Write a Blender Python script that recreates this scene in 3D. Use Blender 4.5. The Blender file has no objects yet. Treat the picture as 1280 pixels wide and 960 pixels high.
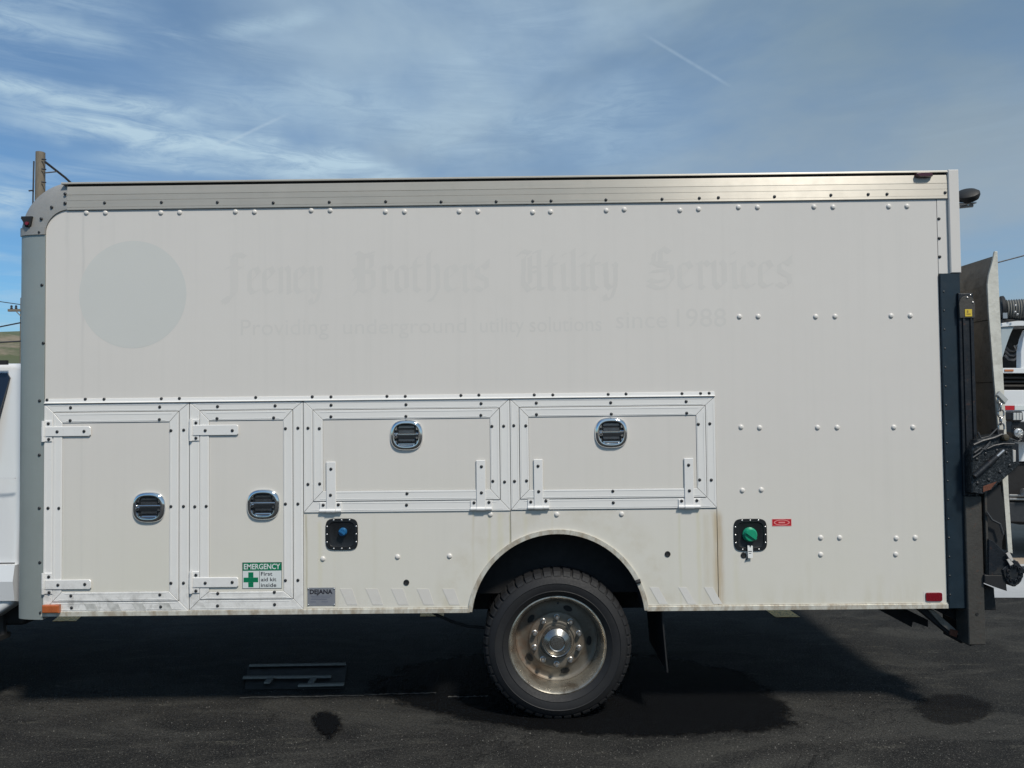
import bpy, bmesh, math, random
from mathutils import Vector, Matrix
import numpy as np
random.seed(7)
PI = math.pi
C = bpy.context.scene.collection
S = bpy.context.scene
# ------------------------------------------------------------------ camera
FPX = 967.0
CAM = (0.0, -4.3, 1.73)
def axes(yaw, p, r):
    cy, sy, cp, sp, cr, sr = math.cos(yaw), math.sin(yaw), math.cos(p), math.sin(p), math.cos(r), math.sin(r)
    F = Vector((sy*cp, cy*cp, sp)); R = Vector((cy, -sy, 0)); U = R.cross(F)
    return cr*R+sr*U, -sr*R+cr*U, F
AX = axes(math.radians(-0.464), math.radians(1.694), math.radians(-0.639))
cd = bpy.data.cameras.new('camera'); cam = bpy.data.objects.new('camera', cd); C.objects.link(cam)
cd.sensor_width = 36; cd.lens = FPX/1280*36; cd.clip_start = .05; cd.clip_end = 3000
M3 = Matrix((AX[0], AX[1], -AX[2])).transposed().to_4x4(); M3.translation = Vector(CAM)
cam.matrix_world = M3; S.camera = cam
# ------------------------------------------------------------------ light
SUN_EL, SUN_ROT = math.radians(52), math.radians(147)
W = bpy.data.worlds.new('World'); S.world = W; W.use_nodes = True
sd = bpy.data.lights.new('sun', 'SUN'); sd.energy = 3.0; sd.angle = math.radians(7); sd.color = (1, .93, .82)
so = bpy.data.objects.new('sun', sd); C.objects.link(so)
tosun = Vector((math.sin(SUN_ROT)*math.cos(SUN_EL), math.cos(SUN_ROT)*math.cos(SUN_EL), math.sin(SUN_EL)))
so.rotation_euler = tosun.to_track_quat('Z', 'Y').to_euler(); so.location = (3, -10, 20)
S.view_settings.view_transform = 'Standard'; S.view_settings.look = 'None'
S.view_settings.exposure = 0.3; S.view_settings.gamma = 1
# ------------------------------------------------------------------ node helper
class NT:
    def __init__(s, nt): s.t = nt
    def n(s, typ, **kw):
        o = s.t.nodes.new(typ)
        for k, v in kw.items(): setattr(o, k, v)
        return o
    def put(s, sock, v):
        if v is None: return
        if isinstance(v, bpy.types.NodeSocket): s.t.links.new(v, sock)
        elif isinstance(v, (tuple, list)) and len(v) == 3 and sock.type == 'RGBA': sock.default_value = (*v, 1)
        else: sock.default_value = v
    def m(s, op, a, b=None, c=None, clamp=False):
        o = s.n('ShaderNodeMath', operation=op, use_clamp=clamp)
        for i, v in enumerate((a, b, c)): s.put(o.inputs[i], v)
        return o.outputs[0]
    def v(s, op, a, b=None):
        o = s.n('ShaderNodeVectorMath', operation=op); s.put(o.inputs[0], a)
        if b is not None: s.put(o.inputs[3 if op == 'SCALE' else 1], b)
        return o.outputs['Value'] if op in ('DOT_PRODUCT', 'LENGTH') else o.outputs[0]
    def mix(s, f, a, b, blend='MIX'):
        o = s.n('ShaderNodeMix', data_type='RGBA', blend_type=blend)
        s.put(o.inputs[0], f); s.put(o.inputs[6], a); s.put(o.inputs[7], b); return o.outputs[2]
    def noise(s, vec, scale, detail=4, rough=.5, dist=0):
        o = s.n('ShaderNodeTexNoise'); s.put(o.inputs['Vector'], vec)
        o.inputs['Scale'].default_value = scale; o.inputs['Detail'].default_value = detail
        o.inputs['Roughness'].default_value = rough; o.inputs['Distortion'].default_value = dist
        return o.outputs[0]
    def mr(s, val, a, b, c=0, d=1, smooth=True):
        o = s.n('ShaderNodeMapRange', interpolation_type='SMOOTHSTEP' if smooth else 'LINEAR')
        for i, v in enumerate((val, a, b, c, d)): s.put(o.inputs[i], v)
        return o.outputs[0]
    def mapping(s, vec, scale=(1, 1, 1), rot=(0, 0, 0), loc=(0, 0, 0)):
        o = s.n('ShaderNodeMapping'); s.put(o.inputs[0], vec)
        o.inputs['Scale'].default_value = scale; o.inputs['Rotation'].default_value = rot; o.inputs['Location'].default_value = loc
        return o.outputs[0]
def xyz(k, vec):
    o = k.n('ShaderNodeSeparateXYZ'); k.put(o.inputs[0], vec); return o.outputs
# ------------------------------------------------------------------ sky: clear blue under thin streaky high cloud
def ray(px, py):
    return (AX[2] + AX[0]*((px-640)/FPX) - AX[1]*((py-480)/FPX)).normalized()
def build_world():
    W.node_tree.nodes.clear(); k = NT(W.node_tree)
    sky = k.n('ShaderNodeTexSky', sky_type='NISHITA', sun_disc=False, sun_elevation=SUN_EL, sun_rotation=SUN_ROT)
    sky.air_density = 1.0; sky.dust_density = .6; sky.ozone_density = 2.2
    d = k.n('ShaderNodeTexCoord').outputs['Generated']
    x, y, z = xyz(k, d)
    zz = k.m('ADD', k.m('MAXIMUM', z, 0), .14)
    comb = k.n('ShaderNodeCombineXYZ'); k.put(comb.inputs[0], k.m('DIVIDE', x, zz)); k.put(comb.inputs[1], k.m('DIVIDE', y, zz))
    p = comb.outputs[0]
    blue = k.mix(1.0, sky.outputs[0], (.60, .98, 1.22), 'MULTIPLY')
    # broad veil, thicker towards the right-hand half of the sky
    veil = k.mr(k.noise(k.mapping(d, (1.6, 1.2, 3.2), (0, .16, 0), (3.1, .5, .7)), 1.35, 6, .55, .5), .34, .66)
    side = k.mr(x, -.62, -.02)
    veil = k.m('MULTIPLY', k.m('ADD', k.m('MULTIPLY', veil, .50), k.m('MULTIPLY', side, .50)), k.m('ADD', k.m('MULTIPLY', side, .60), .40), clamp=True)
    tone = k.mr(k.noise(k.mapping(d, (2, 2, 5), (0, .2, 0), (7, 1, 2)), 1.2, 5, .55, .6), .35, .65)
    tone = k.m('MULTIPLY', k.m('ADD', k.m('MULTIPLY', tone, .6), .4), k.mr(x, .42, .05, .10, 1))
    vcol = k.mix(tone, (2.1, 3.05, 4.0), (4.4, 5.8, 6.9))
    vcol = k.mix(k.m('MULTIPLY', k.mr(z, .42, .20), .85), vcol, (3.6, 4.5, 5.3))
    col = k.mix(veil, blue, vcol)
    # fine streaks that slope down to the right
    fr = k.mapping(d, (2.2, 2.2, 19), (0, .20, 0), (1.7, .4, .3))
    fine = k.mr(k.noise(fr, 2.4, 10, .66, 1.3), .40, .74)
    brk = k.mr(k.noise(k.mapping(d, (1.6, 1.6, 5), (0, .2, 0), (5, 2, 1)), 1.5, 4, .55), .46, .64)
    col = k.mix(k.m('MULTIPLY', k.m('MULTIPLY', fine, brk), k.mr(x, -.1, .35, .40, .07)), col, (4.9, 6.5, 7.9))
    fluff = k.mr(k.noise(k.mapping(d, (5, 5, 26), (0, .22, 0), (2, 3, 4)), 2.2, 10, .68, 1.0), .30, .66)
    def band(a, b, w, amt, col):
        A, B = ray(*a), ray(*b); n = A.cross(B).normalized(); t = (B-A).normalized(); mid = ((A+B)/2).normalized(); L = (B-A).length/2
        dn = k.v('DOT_PRODUCT', d, tuple(n)); wob = k.m('MULTIPLY', k.m('SUBTRACT', k.noise(k.mapping(d, (1, 1, 1), (0, 0, 0), (a[0]*.01, 0, 0)), 7, 4, .6), .5), w*2.2)
        dist = k.m('ABSOLUTE', k.m('ADD', dn, wob))
        al = k.m('ABSOLUTE', k.v('DOT_PRODUCT', k.v('SUBTRACT', d, tuple(mid)), tuple(t)))
        f = k.m('MULTIPLY', k.mr(dist, 0, w, 1, 0), k.mr(al, L*.35, L, 1, 0))
        f = k.m('MULTIPLY', f, k.mr(k.v('DOT_PRODUCT', d, tuple(mid)), .85, .9))
        f = k.m('MULTIPLY', f, k.m('ADD', k.m('MULTIPLY', fluff, .8), .2))
        return k.mix(k.m('MULTIPLY', f, amt, clamp=True), col, (4.9, 6.6, 7.9))
    for q in (((-200, 62), (330, 168), .020, .95), ((-120, 116), (620, 250), .030, 1.15), ((60, 190), (480, 228), .014, .7), ((-120, 10), (200, 66), .022, .6), ((-120, 215), (70, 262), .035, .9),
              ((240, 45), (430, 12), .016, .55), ((150, 90), (640, 190), .05, .45), ((-90, 310), (60, 330), .008, .4), ((-300, -40), (240, 20), .03, .35), ((470, 120), (900, 190), .08, .35)):
        col = band(*q, col)
    # two short contrails
    def trail(a, b, w, amt, col):
        A, B = ray(*a), ray(*b); n = A.cross(B).normalized(); t = (B-A).normalized(); mid = ((A+B)/2).normalized(); L = (B-A).length/2
        dist = k.m('ABSOLUTE', k.v('DOT_PRODUCT', d, tuple(n)))
        al = k.m('ABSOLUTE', k.v('DOT_PRODUCT', k.v('SUBTRACT', d, tuple(mid)), tuple(t)))
        f = k.m('MULTIPLY', k.mr(dist, 0, w, 1, 0), k.mr(al, L*.55, L, 1, 0))
        f = k.m('MULTIPLY', f, k.mr(k.v('DOT_PRODUCT', d, tuple(mid)), .9, .95))
        f = k.m('MULTIPLY', f, k.mr(k.noise(d, 60, 4, .6), .25, .6, .5, 1))
        return k.mix(k.m('MULTIPLY', f, amt), col, (5.2, 6.6, 7.8))
    col = trail((255, 192), (365, 140), .0030, .38, col)
    col = trail((800, 40), (920, 112), .0030, .24, col)
    bg = k.n('ShaderNodeBackground'); k.put(bg.inputs[0], col); bg.inputs[1].default_value = .075
    k.t.links.new(bg.outputs[0], k.n('ShaderNodeOutputWorld').inputs[0])
build_world()
# ------------------------------------------------------------------ materials
MATS = {}
def pmat(name, col, rough=.5, metal=0, var=.06, vs=6, bump=0, bs=200, spec=.5, build=None, coat=0, stretch=(1, 1, 1), rv=.08):
    if name in MATS: return MATS[name]
    m = bpy.data.materials.new(name); m.use_nodes = True; k = NT(m.node_tree)
    b = m.node_tree.nodes['Principled BSDF']
    pos = k.n('ShaderNodeNewGeometry').outputs['Position']
    pp = k.mapping(pos, stretch)
    n1 = k.noise(pp, vs, 5, .6)
    f = k.m('ADD', k.m('MULTIPLY', k.m('SUBTRACT', n1, .5), var*4), 1)
    sc = k.n('ShaderNodeVectorMath', operation='SCALE'); sc.inputs[0].default_value = col; k.put(sc.inputs[3], f)
    c = sc.outputs[0]
    b.inputs['Metallic'].default_value = metal; b.inputs['Specular IOR Level'].default_value = spec
    b.inputs['Coat Weight'].default_value = coat
    k.put(b.inputs['Roughness'], k.m('ADD', k.m('MULTIPLY', k.m('SUBTRACT', k.noise(pp, vs*3, 4, .6), .5), rv*4), rough, clamp=True))
    if build: c = build(k, pos, c, b) or c
    k.put(b.inputs['Base Color'], c)
    if bump:
        bn = k.n('ShaderNodeBump'); bn.inputs['Strength'].default_value = bump; bn.inputs['Distance'].default_value = .004
        k.put(bn.inputs['Height'], k.noise(pp, bs, 3, .6)); k.put(b.inputs['Normal'], bn.outputs[0])
    MATS[name] = m; return m
# ------------------------------------------------------------------ measuring: where a sight line meets a plane of the scene
def P(px, py, Y=0.0):
    v = AX[2] + AX[0]*((px-640)/FPX) - AX[1]*((py-480)/FPX)
    t = (Y-CAM[1])/v[1]; return (CAM[0]+v[0]*t, CAM[2]+v[2]*t)
def G(px, py, Z=0.0):
    v = AX[2] + AX[0]*((px-640)/FPX) - AX[1]*((py-480)/FPX)
    t = (Z-CAM[2])/v[2]; return (CAM[0]+v[0]*t, CAM[1]+v[1]*t)
def RC(x0, x1, y0, y1, Y=0.0):          # rectangle on a plane: X0, X1, Z0, Z1
    xm, ym = (x0+x1)/2, (y0+y1)/2
    return P(x0, ym, Y)[0], P(x1, ym, Y)[0], P(xm, y1, Y)[1], P(xm, y0, Y)[1]
# ------------------------------------------------------------------ mesh helpers
WL = {}
def world_of(o): return WL.get(o.name, Vector((0, 0, 0))) if o else Vector((0, 0, 0))
def link(o, w, parent):
    C.objects.link(o); o.parent = parent; o.location = Vector(w)-world_of(parent); WL[o.name] = Vector(w)
def obj(name, bm, m, parent=None, smooth=None, origin=None):
    if origin is None:
        lo = Vector([min(v.co[i] for v in bm.verts) for i in range(3)]); hi = Vector([max(v.co[i] for v in bm.verts) for i in range(3)])
        origin = (lo+hi)/2
        if parent is None: origin.z = lo.z
    origin = Vector(origin)
    bmesh.ops.recalc_face_normals(bm, faces=bm.faces)
    for v in bm.verts: v.co -= origin
    me = bpy.data.meshes.new(name); bm.to_mesh(me); bm.free()
    for mm in (m if isinstance(m, (list, tuple)) else [m]): me.materials.append(mm)
    if smooth is not None:
        me.polygons.foreach_set('use_smooth', [True]*len(me.polygons)); me.set_sharp_from_angle(angle=math.radians(smooth))
    o = bpy.data.objects.new(name, me); link(o, origin, parent); return o
def inst(name, me, w, parent, rot=None):
    o = bpy.data.objects.new(name, me); link(o, w, parent)
    if rot: o.rotation_euler = rot
    return o
def empty(name, loc, label, cat, group=None):
    o = bpy.data.objects.new(name, None); link(o, loc, None); return tag(o, label, cat, group)
def tag(o, label=None, cat=None, group=None, kind=None):
    if label: o['label'] = label
    if cat: o['category'] = cat
    if group: o['group'] = group
    if kind: o['kind'] = kind
    return o
BM = bmesh.new
def setmi(fs, mi):
    for f in fs: f.material_index = mi
def prism(bm, poly, a0, a1, axis='y', mi=0, bev=0):
    def q(u, v, a): return {'y': (u, a, v), 'x': (a, u, v), 'z': (u, v, a)}[axis]
    A = [bm.verts.new(q(u, v, a0)) for u, v in poly]; B = [bm.verts.new(q(u, v, a1)) for u, v in poly]
    n = len(poly); fs = [bm.faces.new(A), bm.faces.new(B)]
    for i in range(n): fs.append(bm.faces.new((A[i], A[(i+1) % n], B[(i+1) % n], B[i])))
    setmi(fs, mi)
    if bev:
        es = [e for f in fs[:1] for e in f.edges] if bev > 0 else list({e for f in fs for e in f.edges})
        r = bmesh.ops.bevel(bm, geom=es, offset=abs(bev), segments=1 if abs(bev) < .006 else 3, affect='EDGES', profile=.5)
        setmi(r['faces'], mi)
    return fs
def box(bm, x0, x1, y0, y1, z0, z1, mi=0, bev=0):
    return prism(bm, [(x0, z0), (x1, z0), (x1, z1), (x0, z1)], y0, y1, 'y', mi, bev)
def frame_axes(d):
    d = Vector(d).normalized(); a = Vector((0, 0, 1)) if abs(d.z) < .9 else Vector((1, 0, 0))
    u = d.cross(a).normalized(); return u, d.cross(u), d
def cyl(bm, p0, p1, r0, r1=None, seg=16, mi=0, cap=True):
    r1 = r0 if r1 is None else r1; p0, p1 = Vector(p0), Vector(p1); u, w, d = frame_axes(p1-p0)
    R = []
    for p, r in ((p0, r0), (p1, r1)):
        R.append([bm.verts.new(p+(u*math.cos(2*PI*i/seg)+w*math.sin(2*PI*i/seg))*r) for i in range(seg)])
    fs = [bm.faces.new((R[0][i], R[0][(i+1) % seg], R[1][(i+1) % seg], R[1][i])) for i in range(seg)]
    if cap: fs += [bm.faces.new(R[0]), bm.faces.new(R[1])]
    setmi(fs, mi); return fs
def tube(bm, pts, r, seg=8, mi=0):
    pts = [Vector(p) for p in pts]; rings = []
    for i, p in enumerate(pts):
        d = pts[min(i+1, len(pts)-1)]-pts[max(i-1, 0)]; u, w, _ = frame_axes(d)
        rings.append([bm.verts.new(p+(u*math.cos(2*PI*j/seg)+w*math.sin(2*PI*j/seg))*r) for j in range(seg)])
    for a, b in zip(rings, rings[1:]):
        for j in range(seg): bm.faces.new((a[j], a[(j+1) % seg], b[(j+1) % seg], b[j])).material_index = mi
    setmi([bm.faces.new(rings[0]), bm.faces.new(rings[-1])], mi)
def lathe(bm, prof, c, axis=(0, 1, 0), seg=48, mi=0, closed=False):
    """prof: list of (radius, offset along axis)"""
    u, w, d = frame_axes(axis); c = Vector(c); rings = []
    for r, h in prof:
        if r < 1e-6: rings.append([bm.verts.new(c+d*h)])
        else: rings.append([bm.verts.new(c+d*h+(u*math.cos(2*PI*i/seg)+w*math.sin(2*PI*i/seg))*r) for i in range(seg)])
    pr = list(zip(rings, rings[1:]))
    if closed: pr.append((rings[-1], rings[0]))
    for a, b in pr:
        for i in range(seg):
            j = (i+1) % seg
            q = [a[i % len(a)], a[j % len(a)], b[j % len(b)], b[i % len(b)]]
            q = list(dict.fromkeys(q))
            if len(q) > 2: bm.faces.new(q).material_index = mi
def squircle(cx, cz, a, b, n=2.8, seg=40):
    o = []
    for i in range(seg):
        t = 2*PI*i/seg; c, s = math.cos(t), math.sin(t)
        o.append((cx+a*math.copysign(abs(c)**(2/n), c), cz+b*math.copysign(abs(s)**(2/n), s)))
    return o
def loft(bm, loops, mi=0, cap=True):
    """loops: list of (poly xz, y)"""
    R = [[bm.verts.new((u, y, v)) for u, v in poly] for poly, y in loops]; n = len(R[0]); fs = []
    for a, b in zip(R, R[1:]):
        for i in range(n): fs.append(bm.faces.new((a[i], a[(i+1) % n], b[(i+1) % n], b[i])))
    if cap: fs.append(bm.faces.new(R[-1]))
    setmi(fs, mi); return fs
def text_mesh(bm, s, x0, x1, zb, zt, y, caps=None, mi=0, bold=0):
    """built-in lettering flattened to faces, fitted so that it spans x0..x1 and zb (baseline)..zt (capital height)"""
    cu = bpy.data.curves.new('t', 'FONT'); cu.body = s; cu.resolution_u = 3; cu.offset = bold
    o = bpy.data.objects.new('t', cu); C.objects.link(o); dg = bpy.context.evaluated_depsgraph_get()
    me = bpy.data.meshes.new_from_object(o.evaluated_get(dg)); bpy.data.objects.remove(o); bpy.data.curves.remove(cu)
    co = np.array([v.co[:] for v in me.vertices])
    mnx, mxx = co[:, 0].min(), co[:, 0].max(); ch = .70 if caps is None else caps
    vs = [bm.verts.new((x0+(a-mnx)/(mxx-mnx)*(x1-x0), y, zb+b/ch*(zt-zb))) for a, b, _ in co]
    for p in me.polygons:
        try: bm.faces.new([vs[i] for i in p.vertices]).material_index = mi
        except ValueError: pass
    bpy.data.meshes.remove(me)
#@@MATERIALS
WX_ = P(697, 808, .03)[0]
YB = P(640, 764)[1]     # bottom edge of the body side, z
def streaks(k, pos, c, b):
    x, y, z = xyz(k, pos)
    # fine vertical rain streaks and a film of road grime that thickens towards the skirt
    sn = k.noise(k.mapping(pos, (14, 1, .35)), 1.6, 6, .62)
    c = k.mix(k.m('MULTIPLY', k.mr(sn, .45, .72), .10), c, (.50, .495, .47))
    grime = k.m('MULTIPLY', k.mr(z, 1.75, .70), k.mr(k.noise(pos, 1.3, 4, .6), .2, .7, .45, 1))
    c = k.mix(k.m('MULTIPLY', grime, .42), c, (.64, .635, .52))
    ed = k.m('MULTIPLY', k.mr(z, .80, .60), k.mr(k.noise(k.mapping(pos, (9, 1, 1.4)), 1.5, 6, .65), .4, .7))
    c = k.mix(k.m('MULTIPLY', ed, .34), c, (.50, .46, .33))
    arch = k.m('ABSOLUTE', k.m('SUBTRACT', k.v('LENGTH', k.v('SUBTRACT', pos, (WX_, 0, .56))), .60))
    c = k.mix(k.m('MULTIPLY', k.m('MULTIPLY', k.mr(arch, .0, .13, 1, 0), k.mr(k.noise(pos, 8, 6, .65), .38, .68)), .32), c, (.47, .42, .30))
    for px, w, top, bot, amt, hue in ((899, .020, 640, 770, .42, (.40, .29, .17)), (896, .022, 636, 770, .35, (.52, .43, .28)), (850, .006, 640, 770, .30, (.55, .54, .40)),
            (874, .010, 636, 760, .28, (.58, .55, .38)), (884, .016, 640, 760, .22, (.50, .44, .30)), (592, .006, 636, 700, .25, (.5, .45, .32)), (690, .006, 636, 668, .2, (.55, .5, .36)), (418, .006, 640, 650, .2, (.55, .5, .36)), (468, .010, 640, 760, .10, (.55, .52, .42)), (1010, .012, 700, 762, .12, (.55, .52, .42)), (1100, .02, 716, 762, .14, (.55, .52, .40)), (612, .008, 642, 758, .25, (.58, .55, .36)), (626, .014, 640, 758, .25, (.62, .58, .38)),
            (400, .010, 650, 760, .22, (.6, .56, .36)), (657, .010, 642, 700, .18, (.6, .57, .40)), (383, .005, 640, 760, .45, (.42, .38, .27)),
            (638, .004, 640, 758, .45, (.40, .38, .25)), (104, .007, 262, 420, .22, (.45, .45, .44)), (84, .010, 262, 330, .18, (.5, .5, .48)), (920, .014, 690, 760, .15, (.6, .57, .4))):
        X = P(px, 700 if top > 500 else 300)[0]; zt, zb = P(px, top)[1], P(px, bot)[1]
        wob = k.m('ADD', x, k.m('MULTIPLY', k.m('SUBTRACT', k.noise(k.mapping(pos, (1, 1, 3)), 2, 2), .5), .02))
        f = k.mr(k.m('ABSOLUTE', k.m('SUBTRACT', wob, X)), 0, w*2, 1, 0)
        f = k.m('MULTIPLY', f, k.mr(z, zt+.01, zt-.03)); f = k.m('MULTIPLY', f, k.mr(z, zb-.15, zb+.25, .35, 1))
        f = k.m('MULTIPLY', f, k.mr(k.noise(k.mapping(pos, (30, 1, 3)), 2, 4, .6), .3, .6, .5, 1))
        c = k.mix(k.m('MULTIPLY', f, min(1, amt*1.5)), c, hue)
    return c
WHITE = (.655, .630, .598)
m_panel = pmat('painted_panel', WHITE, .34, 0, .018, 1.1, bump=.35, bs=3, build=streaks, rv=.03)
def scuff(k, pos, c, b):
    x, y, z = xyz(k, pos)
    c = k.mix(k.m('MULTIPLY', k.mr(k.noise(k.mapping(pos, (3, 1, 3)), 12, 8, .7), .58, .75), .10), c, (.50, .50, .46))
    low = k.m('MULTIPLY', k.mr(z, .86, .60), k.mr(k.noise(pos, 14, 8, .75, .6), .42, .66))
    left = k.mr(x, -1.2, -2.6)
    c = k.mix(k.m('MULTIPLY', low, k.m('ADD', k.m('MULTIPLY', left, .42), .28)), c, (.22, .21, .19))
    return c
m_strip = pmat('white_aluminium_trim', (.735, .73, .715), .34, .0, .012, 9, build=scuff, stretch=(1, 1, 1))
m_hinge = pmat('painted_hinge', (.75, .745, .735), .33, .05, .03, 14, build=scuff)
def aluv(k, pos, c, b):
    n = k.noise(k.mapping(pos, (.6, 1, 30)), 2.5, 6, .7)
    c = k.mix(k.m('MULTIPLY', k.mr(n, .4, .7), .30), c, (.42, .44, .42))
    return k.mix(k.m('MULTIPLY', k.mr(k.noise(pos, 4, 6, .7), .5, .75), .3), c, (.40, .39, .34))
def aluvb(k, pos, c, b):
    cx_ = k.n('ShaderNodeCombineXYZ'); cx_.inputs[2].default_value = 1
    b.inputs['Anisotropic'].default_value = .93; k.put(b.inputs['Tangent'], cx_.outputs[0])      # drawn metal: grooves run along the rail
    return aluv(k, pos, c, b)
m_rail = pmat('weathered_aluminium_rail', (.56, .53, .475), .50, .36, .05, 5, build=aluvb, rv=.03)
def aluz(k, pos, c, b):
    n = k.noise(k.mapping(pos, (40, 40, .5)), 1.5, 6, .7)
    c = k.mix(k.m('MULTIPLY', k.mr(n, .4, .7), .35), c, (.30, .34, .32))
    return k.mix(k.m('MULTIPLY', k.mr(k.noise(pos, 9, 8, .7), .5, .72), .3), c, (.30, .33, .31))
m_post = pmat('oxidised_aluminium_post', (.33, .36, .345), .45, .35, .05, 5, build=aluz)
m_cast = pmat('cast_aluminium', (.34, .335, .32), .55, .3, .08, 14, bump=.15, bs=160)
def dirtytrim(k, pos, c, b):
    return k.mix(k.m('MULTIPLY', k.mr(k.noise(k.mapping(pos, (2, 1, 1)), 8, 7, .7), .38, .66), .8), c, (.33, .26, .18))
m_sill = pmat('grimy_skirt_trim', (.62, .61, .55), .4, .2, .06, 6, build=dirtytrim)
m_gap = pmat('black_gap', (.012, .012, .012), .7, 0)
m_bolt = pmat('dark_screw', (.05, .052, .055), .38, .55, .1, 60)
m_rivet = pmat('painted_rivet', (.66, .64, .61), .3, 0, .02)
m_black = pmat('black_rubber', (.012, .0125, .014), .62, 0, .1, 20)
m_plastic = pmat('black_plastic', (.010, .011, .013), .42, 0, .1, 20, bump=.2, bs=300)
m_chrome = pmat('chrome', (.78, .80, .82), .09, 1, .02, 20, rv=.02)
m_smoke = pmat('dark_chrome', (.20, .21, .23), .2, .9, .1, 30)
m_ghost = pmat('faded_lettering', (.618, .600, .572), .44, 0, .02, 3)
m_ghost2 = pmat('faded_emblem', (.585, .592, .570), .42, 0, .015, 3)
m_clean = pmat('clean_paint_band', (.655, .64, .61), .34, 0, .03, 12)
m_dull = pmat('dull_paint_band', (.60, .60, .57), .45, 0, .03, 12)
m_red = pmat('red_reflector', (.17, .004, .012), .25, 0, .1, 30, coat=.5)
m_redst = pmat('red_sticker', (.45, .012, .02), .4, 0, .05)
m_pink = pmat('white_ink', (.75, .62, .60), .5)
m_green = pmat('green_ink', (.0, .165, .075), .4, 0, .04)
m_stw = pmat('sticker_white', (.62, .66, .66), .4, 0, .03)
m_ink = pmat('dark_ink', (.02, .02, .03), .5)
m_plate = pmat('maker_plate', (.26, .275, .31), .35, .3, .08, 30)
m_platew = pmat('fine_print', (.13, .14, .19), .5)
m_amber = pmat('amber_lens', (.38, .10, .03), .3, 0, .15, 30, coat=.4)
m_blue = pmat('blue_cap', (.015, .11, .26), .35, 0, .1, 40)
m_gcap = pmat('green_cap', (.01, .27, .15), .35, 0, .1, 40)
m_tag = pmat('white_paper_tag', (.80, .80, .78), .5, 0, .05, 60)
m_navy = pmat('dark_blue_steel', (.010, .021, .032), .40, 0, .25, 7, bump=.15, bs=30)
def rusty(k, pos, c, b):
    f = k.mr(k.noise(pos, 9, 9, .72, .4), .50, .66)
    c = k.mix(k.m('MULTIPLY', f, .5), c, (.050, .046, .040))
    return k.mix(k.m('MULTIPLY', k.mr(k.noise(pos, 40, 6, .7), .58, .7), .4), c, (.12, .05, .028))
m_lift = pmat('worn_black_steel', (.009, .013, .019), .5, .2, .25, 9, bump=.4, bs=60, build=rusty)
m_liftb = pmat('worn_brown_steel', (.060, .057, .052), .55, .2, .2, 9, bump=.4, bs=60, build=rusty)
def pit(k, pos, c, b):
    f = k.mr(k.noise(pos, 70, 8, .75, .8), .50, .62)
    return k.mix(k.m('MULTIPLY', f, .7), c, (.085, .095, .105))
m_pit = pmat('pitted_steel', (.012, .016, .020), .45, .3, .3, 20, bump=.9, bs=90, build=pit)
m_rust = pmat('rust', (.13, .045, .025), .8, 0, .3, 60, bump=.4)
m_deck = pmat('dark_deck_plate', (.17, .155, .135), .6, .2, .2, 12, bump=.4, bs=60, build=rusty)
def galv(k, pos, c, b):
    v = k.n('ShaderNodeTexVoronoi'); k.put(v.inputs['Vector'], pos); v.inputs['Scale'].default_value = 55
    c = k.mix(k.m('MULTIPLY', xyz(k, v.outputs['Color'])[0], .3), c, (.72, .72, .68))
    return k.mix(k.m('MULTIPLY', k.mr(k.noise(pos, 20, 8, .7), .5, .7), .35), c, (.30, .29, .25))
m_galv = pmat('galvanised_edge', (.56, .555, .50), .55, .0, .12, 14, bump=.3, bs=80, build=galv)
m_steel = pmat('bright_steel', (.5, .5, .5), .35, .9, .15, 40)
m_yel = pmat('yellow_sticker', (.65, .48, .05), .5)
def tyrec(k, pos, c, b):
    return k.mix(k.m('MULTIPLY', k.mr(k.noise(pos, 5, 6, .7), .45, .7), .35), c, (.017, .016, .015))
m_tyre = pmat('tyre_rubber', (.0085, .009, .011), .7, 0, .2, 30, bump=.15, bs=90, build=tyrec)
def rimc(k, pos, c, b):
    c = k.mix(k.m('MULTIPLY', k.mr(k.noise(pos, 7, 7, .7, .5), .42, .68), .75), c, (.12, .085, .055))
    x, y, z = xyz(k, pos)
    return k.mix(k.m('MULTIPLY', k.mr(x, .2, .0), k.mr(k.noise(pos, 9, 5, .65), .4, .65, 0, .55)), c, (.16, .085, .05))
m_rim = pmat('dull_polished_rim', (.42, .39, .33), .30, .75, .1, 20, build=rimc)
m_rimd = pmat('grimy_wheel_disc', (.17, .155, .13), .52, .35, .15, 25, build=rimc)
m_hub = pmat('polished_hub_cap', (.30, .295, .28), .27, .9, .06, 30)
m_cabw = pmat('cab_white_paint', (.68, .70, .72), .22, 0, .01, 2, coat=.6, rv=.02)
m_glass = pmat('tinted_glass', (.010, .013, .022), .06, 0, .02, spec=.8, rv=.01)
m_under = pmat('shade_box_black', (.008, .008, .009), .8, 0, .2, 8)
m_lens = pmat('lamp_lens', (.6, .62, .62), .12, .3, .1, 40)
m_wood = pmat('weathered_pole_wood', (.165, .145, .115), .85, 0, .22, 6, bump=.5, bs=30, stretch=(8, 8, 1))
m_wire = pmat('dark_cable', (.03, .035, .045), .6)
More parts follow.
